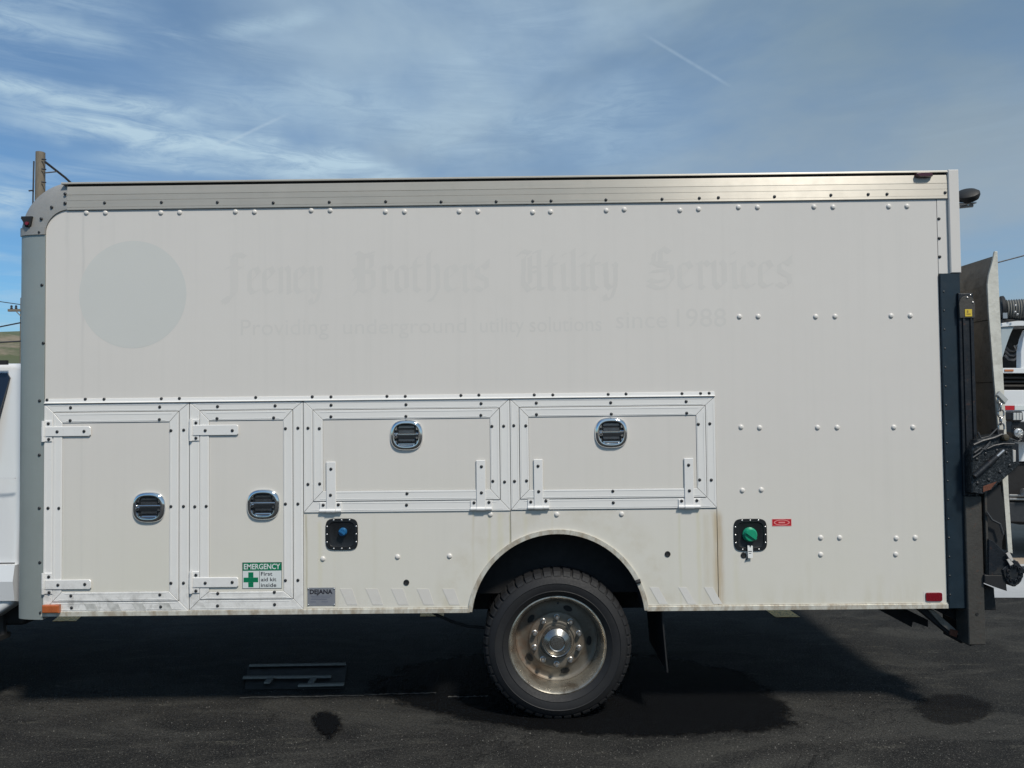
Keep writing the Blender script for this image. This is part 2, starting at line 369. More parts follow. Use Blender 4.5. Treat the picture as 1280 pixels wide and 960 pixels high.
#@@GROUND
def asph(k, pos, c, b):
    big = k.noise(pos, .9, 6, .62, .4); mid = k.noise(pos, 7, 6, .6, .3)
    c = k.mix(k.mr(big, .35, .68), (.006, .0063, .0068), (.020, .0199, .019))
    c = k.mix(k.m('MULTIPLY', k.mr(mid, .45, .75), .45), c, (.032, .031, .028))
    v = k.n('ShaderNodeTexVoronoi'); k.put(v.inputs['Vector'], pos); v.inputs['Scale'].default_value = 120
    sx = xyz(k, v.outputs['Color'])
    gr = k.m('MULTIPLY', k.mr(v.outputs['Distance'], .15, .5, 1, 0), k.mr(sx[0], .3, 1, 0, 1))
    c = k.mix(k.m('MULTIPLY', gr, .5), c, (.14, .135, .125))
    c = k.mix(k.m('MULTIPLY', k.mr(k.noise(pos, 330, 3, .7), .55, .75), .45), c, (.10, .098, .092))
    c = k.mix(k.mr(k.noise(pos, 190, 2, .6), .40, .30, 0, .55), c, (.004, .004, .005))
    g1 = k.noise(pos, 75, 3, .8)
    c = k.mix(k.mr(g1, .50, .66, 0, .55), c, (.058, .056, .050)); c = k.mix(k.mr(g1, .47, .36, 0, .6), c, (.006, .006, .0065))
    # coarse worn areas, hairline cracks
    worn = k.mr(k.noise(k.mapping(pos, (1, 2.2, 1), (0, 0, .2), (4, 2, 0)), 1.1, 7, .62, .8), .46, .62)
    c = k.mix(k.m('MULTIPLY', worn, k.mr(g1, .40, .60, .25, .75)), c, (.056, .055, .050))
    ck = k.m('ABSOLUTE', k.m('SUBTRACT', k.noise(k.mapping(pos, (1, 1.6, 1)), 1.3, 8, .62, .9), .5))
    ck = k.m('MULTIPLY', k.mr(ck, .0, .007, 1, 0), k.mr(k.noise(pos, .8, 3, .5), .50, .58))
    c = k.mix(k.m('MULTIPLY', ck, .85), c, (.003, .003, .003))
    # gritty scuffs drawn out along the lane
    sc = k.m('MULTIPLY', k.mr(k.noise(k.mapping(pos, (1, 5, 1)), 2.2, 7, .68, .5), .56, .72), k.mr(k.noise(pos, 60, 4, .7), .42, .6))
    c = k.mix(k.m('MULTIPLY', sc, .62), c, (.13, .125, .105))
    k.put(b.inputs['Roughness'], k.m('ADD', .76, k.m('MULTIPLY', mid, .2)))
    h = k.m('ADD', k.m('MULTIPLY', k.m('SUBTRACT', 1, v.outputs['Distance']), .7), k.noise(pos, 260, 4, .7))
    bn = k.n('ShaderNodeBump'); bn.inputs['Strength'].default_value = .75; bn.inputs['Distance'].default_value = .006
    k.put(bn.inputs['Height'], h); k.put(b.inputs['Normal'], bn.outputs[0])
    return c
m_asph = pmat('asphalt', (.04, .04, .04), .8, build=asph, spec=.22)
def conc(k, pos, c, b):
    return k.mix(k.mr(k.noise(pos, 1.2, 7, .65), .35, .7), (.33, .345, .36), (.43, .44, .44))
m_conc = pmat('pale_concrete', (.4, .4, .4), .8, 0, .05, 3, bump=.3, bs=80, build=conc)
def sand(k, pos, c, b):
    return k.mix(k.mr(k.noise(pos, .5, 8, .65), .35, .7), (.26, .20, .14), (.36, .31, .25))
m_sand = pmat('dry_soil', (.3, .25, .2), .95, 0, .1, 3, bump=.5, bs=20, build=sand)
def hillc(k, pos, c, b):
    x, y, z = xyz(k, pos)
    c = k.mix(k.mr(k.noise(pos, .12, 8, .7), .42, .58), (.20, .165, .125), (.075, .09, .045))
    return k.mix(k.mr(z, 9, 11.5), c, (.075, .105, .06))
m_hill = pmat('scrub_hillside', (.1, .1, .1), 1, 0, .1, .5, build=hillc)
def sheet(name, x0, x1, y0, y1, z, m, nx=1, ny=1, f=None):
    bm = BM(); V = [[bm.verts.new((x0+(x1-x0)*i/nx, y0+(y1-y0)*j/ny, z)) for j in range(ny+1)] for i in range(nx+1)]
    if f:
        for r in V:
            for v in r: v.co.z = f(v.co.x, v.co.y)
    for i in range(nx):
        for j in range(ny): bm.faces.new((V[i][j], V[i+1][j], V[i+1][j+1], V[i][j+1]))
    o = obj(name, bm, m, origin=(0, 0, 0)); o['kind'] = 'structure'; return o
YE = 2.62               # far edge of the car-park asphalt
sheet('ground', -900, 900, -900, 1500, -.16, m_sand)
bm = BM()
edge = [(-60, YE)]+[(x*.25-12, YE+.03*math.sin(x*1.7)+.02*math.sin(x*4.1)) for x in range(97)]+[(60, YE)]
prism(bm, [(-60, -60), (60, -60)]+edge[::-1], -.15, 0, 'z')
o = obj('asphalt_lot', bm, m_asph, origin=(0, 0, 0)); o['kind'] = 'structure'
sheet('concrete_apron', -60, 60, YE-.1, 4.55, -.11, m_conc)
# parking bay lines: the ends that show beneath the truck
m_line = pmat('worn_orange_line_paint', (.85, .55, .20), .7, 0, .2, 12, bump=.3, bs=120,
              build=lambda k, pos, c, b: k.mix(k.mr(k.noise(pos, 55, 6, .75), .50, .62), c, (.07, .06, .05)))
for (a, b_, w) in (((985, 772), (968, 760), .11), ((540, 771), (541, 760), .11), ((80, 777), (96, 764), .11)):
    p, q = Vector((*G(*a), 0)), Vector((*G(*b_), 0)); d = (q-p).normalized(); 
    bm = BM(); e = Vector((w*.9 if abs(d.x) < .8 else w, 0, 0)); far = p+d*((YE-.08-p.y)/d.y)
    f = bm.faces.new([bm.verts.new(Vector((v.x, v.y, .004))) for v in (p-e, p+e, far+e, far-e)])
    o = obj('parking_line', bm, m_line, origin=(p.x, p.y, .004)); o['kind'] = 'structure'
# oil stains, a painted truck shadow and a sealed crack, each a thin sheet with its own outline
def stain_or_shadow(name, outline, dark, rough, z, soft=.82, amt=1.0, ns=9):
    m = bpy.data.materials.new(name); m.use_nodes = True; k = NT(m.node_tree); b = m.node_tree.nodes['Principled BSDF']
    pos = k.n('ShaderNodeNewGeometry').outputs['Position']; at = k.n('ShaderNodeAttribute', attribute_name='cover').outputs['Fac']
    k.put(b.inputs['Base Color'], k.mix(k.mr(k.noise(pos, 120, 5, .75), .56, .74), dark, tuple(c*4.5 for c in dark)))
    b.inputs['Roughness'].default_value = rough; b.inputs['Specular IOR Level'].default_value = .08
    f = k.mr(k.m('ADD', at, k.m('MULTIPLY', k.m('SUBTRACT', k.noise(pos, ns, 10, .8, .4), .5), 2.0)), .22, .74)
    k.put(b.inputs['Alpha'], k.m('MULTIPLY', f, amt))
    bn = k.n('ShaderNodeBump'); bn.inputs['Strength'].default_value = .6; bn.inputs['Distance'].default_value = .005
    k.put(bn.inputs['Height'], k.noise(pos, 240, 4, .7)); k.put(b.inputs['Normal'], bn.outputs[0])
    cx = sum(p[0] for p in outline)/len(outline); cy = sum(p[1] for p in outline)/len(outline)
    pts = []; n = len(outline)
    for i in range(n):                                   # smooth the outline
        a, b2 = outline[i], outline[(i+1) % n]
        for t in (0, .25, .5, .75): pts.append((a[0]+(b2[0]-a[0])*t, a[1]+(b2[1]-a[1])*t))
    for _ in range(3): pts = [((pts[i-1][0]+2*pts[i][0]+pts[(i+1) % len(pts)][0])/4, (pts[i-1][1]+2*pts[i][1]+pts[(i+1) % len(pts)][1])/4) for i in range(len(pts))]
    bm = BM(); lay = bm.verts.layers.float.new('cover'); rings = []
    for s, cv in ((1.06, 0), ((1.06+soft)/2, .5), (soft, 1), (soft*.4, 1)):
        ring = []
        for p in pts:
            v = bm.verts.new((cx+(p[0]-cx)*s, cy+(p[1]-cy)*s, z)); v[lay] = cv; ring.append(v)
        rings.append(ring)
    N = len(pts)
    for a, b2 in zip(rings, rings[1:]):
        for i in range(N): bm.faces.new((a[i], a[(i+1) % N], b2[(i+1) % N], b2[i]))
    c = bm.verts.new((cx, cy, z)); c[lay] = 1
    for i in range(N): bm.faces.new((rings[-1][i], rings[-1][(i+1) % N], c))
    o = obj(name, bm, m, origin=(cx, cy, z)); o['kind'] = 'structure'; return o
stain_or_shadow('painted_shadow', [G(*p) for p in ((430, 858), (500, 884), (590, 903), (690, 918), (800, 924), (900, 920), (1020, 912), (985, 880), (955, 852), (935, 838), (800, 812), (560, 812))], (.0030, .0033, .0040), .75, .004, .84, .88, 7)  # truck's shadow around the rear wheel, painted as a dark sheet
stain_or_shadow('oil_stain', [G(*p) for p in ((384, 892), (400, 886), (425, 888), (436, 905), (425, 922), (412, 932), (398, 920), (386, 908))], (.003, .003, .0035), .7, .008, .35, ns=26)
stain_or_shadow('oil_stain', [G(*p) for p in ((1130, 885), (1150, 868), (1200, 864), (1245, 876), (1250, 893), (1215, 908), (1160, 908))], (.008, .008, .009), .8, .004, .62, .55, ns=9)
m_seal = pmat('gritty_crack_filler', (.10, .10, .095), .8, 0, .3, 30, bump=.5, bs=200)
bm = BM()
for (a, b_) in (((455, 869), (545, 867)), ((300, 873), (455, 870)), ((560, 872), (610, 871))):
    p, q = Vector((*G(*a), 0)), Vector((*G(*b_), 0)); n = 26; L, R = [], []
    for i in range(n+1):
        c = p.lerp(q, i/n)+Vector((0, random.uniform(-.006, .006), .005)); w = random.uniform(.002, .010)
        L.append(bm.verts.new(c+Vector((0, w, 0)))); R.append(bm.verts.new(c-Vector((0, w, 0))))
    for i in range(n): bm.faces.new((L[i], R[i], R[i+1], L[i+1]))
o = obj('pavement_crack', bm, m_seal); o['kind'] = 'structure'
rg = random.Random(11); bm = BM()
m_grit = pmat('loose_grit', (.11, .105, .095), .85, 0, .5, 90)
for i in range(2600):
    if i % 3: px_g, py_g = rg.uniform(-60, 1340), rg.uniform(845, 990)
    else: px_g, py_g = rg.gauss(rg.choice((760, 990, 1120, 300)), 110), rg.gauss(rg.choice((935, 860, 925)), 14)
    x, y = G(px_g, min(py_g, 1000)); r = rg.uniform(.0012, .0036)*(1.6 if rg.random() < .06 else 1); a = rg.uniform(0, PI)
    v = [bm.verts.new((x+r*math.cos(a+t)*rg.uniform(.7, 1.2), y+r*math.sin(a+t)*rg.uniform(.7, 1.2), .0002)) for t in (0, 1.57, 3.14, 4.71)]; tp = bm.verts.new((x+r*.2, y, r*1.1))
    for j in range(4): bm.faces.new((v[j], v[(j+1) % 4], tp))
o = obj('loose_grit', bm, m_grit, origin=(0, 0, 0)); o['kind'] = 'stuff'; o['label'] = 'fine loose grit scattered over the dark asphalt in front of the truck'
# stripes of sunlight under the truck, built as pale bars on a black sheet
gx0, gy0 = G(304, 856); gx1, gy1 = G(422, 831)
m_sunstripe = pmat('sun_stripe_colour', (.22, .21, .19), .7, .0, .2, 30, bump=.4, bs=120)
stripe_set = empty('painted_sun_stripes', ((gx0+gx1)/2, (gy0+gy1)/2, 0), 'pale bars standing for stripes of sunlight on the ground under the truck', 'sunlight stripes')
bm = BM(); prism(bm, [G(*q) for q in ((306, 862), (430, 861), (434, 831), (310, 832))], .001, .004, 'z'); obj('stripe_shade', bm, m_gap, stripe_set)
bars = [((304, 849), (414, 848), .010), ((373, 859), (430, 857.5), .012), ((312, 834), (432, 832), .008)]
for p0_, p1_, w in bars:
    p, q = G(*p0_), G(*p1_); bm = BM(); prism(bm, [(p[0], p[1]-w), (q[0], q[1]-w), (q[0], q[1]+w), (p[0], p[1]+w)], .004, .018, 'z', bev=.002); obj('sun_stripe', bm, m_sunstripe, stripe_set)
for a in (333, 388):
    p, q = G(a, 856), G(a+1, 850); bm = BM(); box(bm, p[0]-.018, p[0]+.018, p[1]+.004, q[1]-.004, .004, .016, bev=.002); obj('sun_stripe', bm, m_sunstripe, stripe_set)
# far scenery: a scrubby ridge
def ridge(x, y):
    from mathutils import noise as mn
    t = (y-95)/55; prof = max(0, 1-abs(t)*1.0)
    side = 1 if x < -55 else max(.15, 1-(x+55)/60)
    return -.17+(prof**.6)*(11.6+2.2*mn.noise((x*.03, y*.03, 1))+1.0*mn.noise((x*.15, y*.15, 2)))*side
sheet('hills', -420, 320, 40, 150, 0, m_hill, 150, 36, ridge)
#@@TRUCK
TB = Vector((-.2, 1.2, 0))
truck = empty('utility_truck', TB, 'white utility box truck filling the frame, with side compartment doors and a folded tail lift', 'truck')
W_ = 2.40                                   # body width, near side at y = 0
X0 = P(56, 520)[0]; XR = P(1171, 250)[0]; XE = P(1197, 300)[0]; XE0 = P(25, 520)[0]
XR2 = P(1182, 700)[0]
ZT = P(640, 221)[1]; ZB = P(640, 764)[1]
XR = (XR+XR2)/2
ac = P(698, 776); AR = P(808, 758)[0]-P(588, 758)[0]; AR = AR/2*1.005; WX_ = P(697, 808, .03)[0]
def arch_pts(r, z0, n=40):
    dz = z0-ac[1]; a0 = math.asin(max(-1, min(1, dz/r))); return [(ac[0]+r*math.cos(PI-a0-(PI-2*a0)*i/n), ac[1]+r*math.sin(PI-a0-(PI-2*a0)*i/n)) for i in range(n+1)]
# shell: near and far slices have the wheel arch, the core hides the chassis
bm = BM(); zb = ZB+.004; rr0 = .135
ztop = P(640, 252)[1]
prof = [(X0+.002, zb)]+arch_pts(AR+.004, zb)+[(XE-.02, zb), (XE-.02, ztop), (X0+rr0, ztop)]+[(X0+rr0-rr0*math.sin(math.radians(t)), ztop-rr0+rr0*math.cos(math.radians(t))) for t in (20, 45, 70, 90)]
prism(bm, prof, .006, .70); prism(bm, prof, W_-.70, W_)
zt2 = ZT-.03; core = [(XE0+.02, .66), (XE-.02, .66), (XE-.02, zt2), (XE0+.24, zt2), (XE0+.08, zt2-.07), (XE0+.02, zt2-.24)]
prism(bm, core, .18, W_-.18)
obj('body_shell', bm, m_under, truck)
bm = BM(); box(bm, WX_-.75, WX_+.85, .76, .80, .42, .68); obj('chassis_side', bm, m_under, truck); ztop = ZT-.03
bm = BM(); box(bm, XE0+.005, XE0+.018, .15, W_-.15, ZB, zt2-.25); obj('front_wall', bm, m_panel, truck)
bm = BM(); box(bm, XE0+.30, XE-.03, .02, W_-.01, ztop+.003, ztop+.012); obj('roof', bm, m_cabw, truck)
bm = BM(); box(bm, XE0+.2, XE-.03, W_+.002, W_+.008, ZB, ztop); obj('far_side_panel', bm, m_panel, truck)
bm = BM(); box(bm, XE-.018, XE-.01, .05, W_-.05, .70, ztop-.05, bev=.002); obj('rear_door', bm, m_panel, truck)
# wheel well liner
bm = BM(); a = arch_pts(AR-.012, zb); 
A = [bm.verts.new((u, .012, v)) for u, v in a]; B = [bm.verts.new((u, .70, v)) for u, v in a]
for i in range(len(a)-1): bm.faces.new((A[i], A[i+1], B[i+1], B[i]))
bm.faces.new(B); obj('wheel_well_liner', bm, m_under, truck)
# side skins
zs = P(470, 497)[1]; xd = P(894.5, 560)[0]; zrl = P(640, 255)[1]; zd = P(637, 638)[1]
x80 = P(379.5, 640)[0]; xm = P(638.2, 640)[0]
ri = P(57, 290)[1]; 
def arc(cx, cz, r, a0, a1, n=10): return [(cx+r*math.cos(math.radians(a0+(a1-a0)*i/n)), cz+r*math.sin(math.radians(a0+(a1-a0)*i/n))) for i in range(n+1)]
rr = .135
poly = [(X0, zs+.001)]+[(xd+.0, zs+.001), (xd+.003, zd), (xd+.003, ZB+.012), (XR, ZB+.012), (XR, zrl), (X0+rr, zrl)]+arc(X0+rr, zrl-rr, rr, 90, 180)[1:]
poly = [(X0, zs+.001), (xd+.002, zs+.001), (xd+.002, ZB+.012), (XR, ZB+.012), (XR, zrl)]+arc(X0+rr, zrl-rr, rr, 90, 180)
bm = BM(); prism(bm, poly, 0, .0055, bev=.0012); obj('side_panel', bm, m_panel, truck)
al = arch_pts(AR+.002, ZB+.012); xmi = min(range(len(al)), key=lambda i: abs(al[i][0]-xm))
bm = BM(); prism(bm, [(x80, ZB+.012)]+al[:xmi]+[(xm-.0012, math.sqrt(AR**2-(xm-ac[0])**2)+ac[1]+.004), (xm-.0012, zd), (x80, zd)], .0004, .0055, bev=.001); obj('side_panel', bm, m_panel, truck)
bm = BM(); prism(bm, [(xm+.0012, zd), (xm+.0012, math.sqrt(AR**2-(xm-ac[0])**2)+ac[1]+.004)]+al[xmi+1:]+[(xd-.001, ZB+.012), (xd-.001, zd)], .0004, .0055, bev=.001); obj('side_panel', bm, m_panel, truck)
# skirt trim and arch trim
for a_, b_ in ((XE0+.13, al[0][0]-.004), (al[-1][0]+.004, XR+.004)):
    bm = BM(); prism(bm, [(0, 0)], 0, 0) if 0 else None
    prism(bm, [(.0, ZB+.026), (-.004, ZB+.026), (-.004, ZB+.021), (-.009, ZB+.019), (-.009, ZB-.004), (.0, ZB-.004)], a_, b_, 'x'); obj('skirt_trim', bm, m_sill, truck)
bm = BM(); o_ = arch_pts(AR+.014, ZB); i_ = arch_pts(AR-.010, ZB); n = len(o_)
VO = [[bm.verts.new((p[0], y, p[1])) for p in (o_[k_], i_[k_])] for k_ in range(n) for y in (-.010,)]
VI = [[bm.verts.new((p[0], y, p[1])) for p in (o_[k_], i_[k_])] for k_ in range(n) for y in (.03,)]
for i in range(n-1):
    bm.faces.new((VO[i][0], VO[i+1][0], VO[i+1][1], VO[i][1])); bm.faces.new((VI[i][0], VI[i+1][0], VI[i+1][1], VI[i][1]))
    bm.faces.new((VO[i][0], VO[i+1][0], VI[i+1][0], VI[i][0])); bm.faces.new((VO[i][1], VO[i+1][1], VI[i+1][1], VI[i][1]))
obj('wheel_arch_trim', bm, m_sill, truck, smooth=40)
bm = BM(); q = P(797, 727); cyl(bm, (q[0]-.01, -.012, q[1]), (q[0]+.014, -.012, q[1]+.006), .012, .012, 10); obj('trim_clip', bm, m_black, truck)
# shared fasteners
def fm(name, fn, m, sm=40):
    bm = BM(); fn(bm); me = bpy.data.meshes.new(name); bmesh.ops.recalc_face_normals(bm, faces=bm.faces); bm.to_mesh(me); bm.free()
    for mm in (m if isinstance(m, (list, tuple)) else [m]): me.materials.append(mm)
    me.polygons.foreach_set('use_smooth', [True]*len(me.polygons)); me.set_sharp_from_angle(angle=math.radians(sm)); return me
me_bolt = fm('bolt', lambda bm: lathe(bm, [(.0090, .001), (.0087, -.0016), (.0068, -.0038), (.0035, -.0046), (0, -.0047)], (0, 0, 0), seg=10), m_bolt)
me_rivet = fm('rivet', lambda bm: lathe(bm, [(.0145, .001), (.0142, -.0012), (.0125, -.0040), (.009, -.0064), (.0045, -.0076), (0, -.0079)], (0, 0, 0), seg=14), m_rivet)
me_pin = fm('screw', lambda bm: lathe(bm, [(.0050, .001), (.0048, -.002), (.002, -.004), (0, -.0044)], (0, 0, 0), seg=8), m_steel)
me_pin2 = fm('screw', lambda bm: lathe(bm, [(.0050, .001), (.0048, -.002), (.002, -.004), (0, -.0044)], (0, 0, 0), seg=8), m_bolt)
def bolts(lst, parent, y, me=None, name='bolt', off=(0, 0), sc=1.0):
    for a, b_ in lst:
        x, z = P(off[0]+a/sc, off[1]+b_/sc); inst(name, me or me_bolt, (x, y, z), parent)
Z2 = ((0, 480), 3.2); Z3 = ((220, 480), 3.2); Z4 = ((370, 470), 4.364); Z5 = ((620, 470), 4.267)
# white dome rivets
for off, L in (((0, 200), [(346, 211), (422, 211), (644, 211), (719, 210), (942, 207), (1018, 208), (1245, 202)]),
               ((400, 200), [(41, 202), (262, 207), (338, 207), (557, 206), (632, 206), (851, 209), (922, 207), (1145, 202), (1217, 198)]),
               ((800, 200), [(160, 201), (234, 197), (394, 189), (470, 189), (696, 187), (772, 188), (995, 186), (1068, 185)])):
    bolts(L, truck, 0, me_rivet, 'rivet', off, 3.2)
bolts([(170, 99), (260, 98), (536, 99), (629, 98), (898, 95), (990, 94), (178, 629), (267, 632), (545, 631), (639, 631), (911, 630), (1003, 630), (184, 933), (275, 930)], truck, 0, me_rivet, 'rivet', (880, 370), 3.84)
bolts([(537, 222), (638, 222), (940, 225), (1041, 222), (537, 312), (937, 311)], truck, 0, me_rivet, 'rivet', (900, 620), 4.267)
bolts([(403.7, 698.5), (497, 696), (562, 695), (613, 643), (696, 643), (777, 642.5)], truck, 0, me_rivet, 'rivet')
# front corner post
zc1 = P(40, 292)[1]; pw = .152
def quarter(n=8): return [(1-math.sin(PI/2*i/n), 1-math.cos(PI/2*i/n)) for i in range(n+1)]
xin = X0-.001; PD = .05; pw = xin-P(25.5, 520, .04)[0]
def postprof(e=0): return [(xin-(pw+e)*math.sin(PI/2*i/10), -.006-e+(PD+e)*(1-math.cos(PI/2*i/10))) for i in range(11)]+[(xin-pw-e, pw+.02), (xin, pw+.02)]
bm = BM(); prism(bm, [(u, v) for u, v in postprof()], ZB-.022, zc1, 'z'); post = obj('corner_post', bm, m_post, truck, smooth=30)
bm = BM(); prism(bm, [(u, v) for u, v in postprof(.007)], zc1-.008, P(40, 284)[1], 'z'); obj('post_collar', bm, m_cast, post, smooth=30)
bolts([(160, 284), (160, 496), (162, 713), (165, 914), (161, 67)], post, -.006, None, 'bolt', *Z2)
bolts([(53.2, 356.5), (55, 429)], post, -.006)
# cast corner cap: the post section swept through a quarter turn
cxr, czr = X0+rr+.0, zrl-rr
bm = BM(); rings = []; NS = 18
Ro = P(85, 227.5, .035)[1]-czr                        # outer radius at the top
for j in range(NS+1):
    a = math.radians(180-90*j/NS); ring = []
    for i in range(11):
        t = PI/2*i/10; fr_ = j/NS; w = (pw)*(1-fr_)+(Ro-rr-.002)*fr_
        r = rr+.001+w*math.sin(t); yy = -.008+(1-math.cos(t))*PD
        ring.append(bm.verts.new((cxr+r*math.cos(a), yy, czr+r*math.sin(a))))
    for r in (rr+.001+w, rr+.001): ring.append(bm.verts.new((cxr+r*math.cos(a), pw, czr+r*math.sin(a))))
    rings.append(ring)
for a, b_ in zip(rings, rings[1:]):
    for i in range(13): bm.faces.new((a[i], a[(i+1) % 13], b_[(i+1) % 13], b_[i]))
bm.faces.new(rings[0]); bm.faces.new(rings[-1])
cap = obj('corner_cap', bm, m_cast, truck, smooth=35)
bm = BM(); lo_ = P(40, 284)[1]; prism(bm, [(u, v) for u, v in postprof(-.002)], lo_, czr+.001, 'z') if czr > lo_ else None
if czr > lo_: obj('cap_skirt', bm, m_cast, cap, smooth=30)
else: bm.free()
bolts([(82.5, 243), (82.5, 254.5), (65.8, 259.5), (52.8, 274), (50.5, 291)], cap, -.010)
q0, q1 = P(28, 271, .0), P(40.5, 284, .0)
bm = BM(); prism(bm, [(q0[0], q0[1]), (q1[0]+.004, q0[1]), (q1[0]-.004, q1[1]+.012), (q1[0]-.008, q1[1]), (q0[0]+.022, q1[1]), (q0[0]+.018, q1[1]+.020), (q0[0]-.002, q0[1]-.012)], -.013, .03, bev=.002); obj('clearance_lamp', bm, m_black, cap)
bm = BM(); cyl(bm, (q0[0]+.036, -.020, q1[1]+.018), (q0[0]+.036, .0, q1[1]+.018), .010, seg=10); obj('lamp_lens', bm, m_lens if 0 else m_red, cap)
# top rail
xr0, xr1 = P(85, 245)[0], P(1185, 245)[0]
zt = P(640, 222)[1]; zg = P(640, 226.4)[1]; z1 = P(640, 237)[1]; z2 = P(640, 256)[1]
prof = [(.02, zg), (-.006, zg), (-.0068, zg-.006), (-.009, z1+.004), (-.009, z1+.0015), (-.0068, z1), (-.009, z1-.0015), (-.009, (z1+z2)/2+.012), (-.0072, (z1+z2)/2+.011), (-.009, (z1+z2)/2+.010),
        (-.009, z2+.016), (-.0078, z2+.015), (-.009, z2+.014), (-.009, z2+.003), (-.0072, z2), (0.0, z2), (.02, z2)]
bm = BM(); prism(bm, prof, xr0, xr1, 'x'); rail = obj('top_rail', bm, m_rail, truck)
bm = BM(); prism(bm, [(.03, zt+.004), (-.012, zt+.004), (-.014, zt), (-.014, zt-.006), (-.010, zt-.007), (.03, zt-.004)], P(78, 228)[0], xr1, 'x'); obj('roof_lip', bm, m_rail, truck)
bm = BM(); box(bm, xr0, xr1, .003, .03, zg-.004, zt-.004); obj('roof_seam_gap', bm, m_gap, truck)
bolts([(422, 173), (649, 171), (872, 171), (1095, 173)], rail, -.009, None, 'bolt', (0, 200), 3.2)
bolts([(39, 170), (264, 168), (485, 169), (705, 168), (851, 166), (924, 165), (1143, 161)], rail, -.009, None, 'bolt', (400, 200), 3.2)
bolts([(87, 158), (236, 154), (312, 152), (536, 148), (761, 142), (910, 139), (985, 138), (1217, 132)], rail, -.009, None, 'bolt', (800, 200), 3.2)
q = P(1153, 220)
bm = BM(); loft(bm, [(squircle(q[0], q[1], .048, .014, 3), -.006), (squircle(q[0], q[1], .048, .014, 3), -.022), (squircle(q[0], q[1], .040, .009, 3), -.032)])
tag(obj('marker_lamp', bm, pmat('dark_red_lens', (.06, .006, .008), .2, 0, .1, 30, coat=.6), truck, smooth=40), 'dark red oval marker lamp under the rear end of the roof edge')
# rear frame and post
a = RC(1171, 1185, 247, 342); zq = P(1180, 342)[1]
bm = BM(); box(bm, XR+.002, P(1185, 300)[0], -.001, .03, zq, zrl-.001, bev=.001); fr = obj('rear_frame_flange', bm, m_panel, truck)
bolts([(1173.5, 273.5), (1174, 298), (1174.5, 321)], fr, -.001)
bm = BM(); x0_, x1_ = P(1185, 300)[0], P(1198.5, 300)[0]
box(bm, x0_+.001, x1_, -.018, .12, zq, P(1190, 213)[1], bev=.004); obj('rear_post', bm, m_panel, truck)
# lower rear side sheet, dark blue
a = RC(1173, 1204, 342, 760)
bm = BM(); box(bm, XR+.002, a[1], -.014, .14, P(1190, 760)[1], zq-.001, bev=.003); nv = obj('rear_corner_sheet', bm, m_navy, truck)
for i in range(17): inst('screw', me_bolt if 0 else me_pin2, (P(1177+i*.5, 365+i*23.6)[0]+.004, -.014, P(1180, 365+i*23.6)[1]), nv)
# drip rail above compartments
za, zb_ = P(470, 494.5)[1], P(470, 499.3)[1]
zdr = P(470, 499.6)[1]
bm = BM(); prism(bm, [(0, za+.001), (-.004, za), (-.006, zb_+.004), (-.013, zb_), (-.013, zb_-.003), (0, zb_-.003)], X0+.002, P(893, 492)[0], 'x'); drip = obj('drip_rail', bm, m_strip, truck)
bolts([(190, 64), (343, 61), (418, 61), (647, 59), (719, 58)], drip, -.004, None, 'bolt', *Z2)
bolts([(320, 54), (546, 51)], drip, -.004, None, 'bolt', *Z3)
bolts([(90, 114), (192, 114), (497, 111), (597, 111), (900, 106), (998, 104)], drip, -.004, None, 'bolt', *Z4)
bolts([(204, 101), (303, 101), (598, 98), (693, 96), (991, 94), (1090, 93), (1136, 92)], drip, -.004, None, 'bolt', *Z5)
# compartment doors
def mitre(parent, X, Z, x_, z_, y0, y1):
    """outer rectangle X,Z and inner rectangle x_,z_ -> four mitred strips"""
    g = .0011
    O = [(X[0], Z[0]), (X[1], Z[0]), (X[1], Z[1]), (X[0], Z[1])]; I = [(x_[0], z_[0]), (x_[1], z_[0]), (x_[1], z_[1]), (x_[0], z_[1])]
    for i in range(4):
        j = (i+1) % 4; quad = [Vector(O[i]), Vector(O[j]), Vector(I[j]), Vector(I[i])]
        d = (quad[1]-quad[0]).normalized(); quad[0] += d*g; quad[3] += d*g; quad[1] -= d*g; quad[2] -= d*g
        bm = BM(); prism(bm, [tuple(q) for q in quad], y0, y1, bev=.0016)
        # pressed rib along the strip
        c0 = quad[0].lerp(quad[3], .5); c1 = quad[1].lerp(quad[2], .5); nrm = (quad[3]-quad[0]); nrm = (Vector((-d.y, d.x)))
        for off in (-.3, .34):
            w = abs((quad[3]-quad[0]).dot(nrm)); a = c0+nrm*off*w+d*w*(.5+off); b2 = c1+nrm*off*w-d*w*(.5+off)
            q4 = [a-nrm*.0012, b2-nrm*.0012, b2+nrm*.0012, a+nrm*.0012]; prism(bm, [tuple(q) for q in q4], y0-.0012, y0+.0005)
        obj('frame_strip', bm, m_strip, parent)
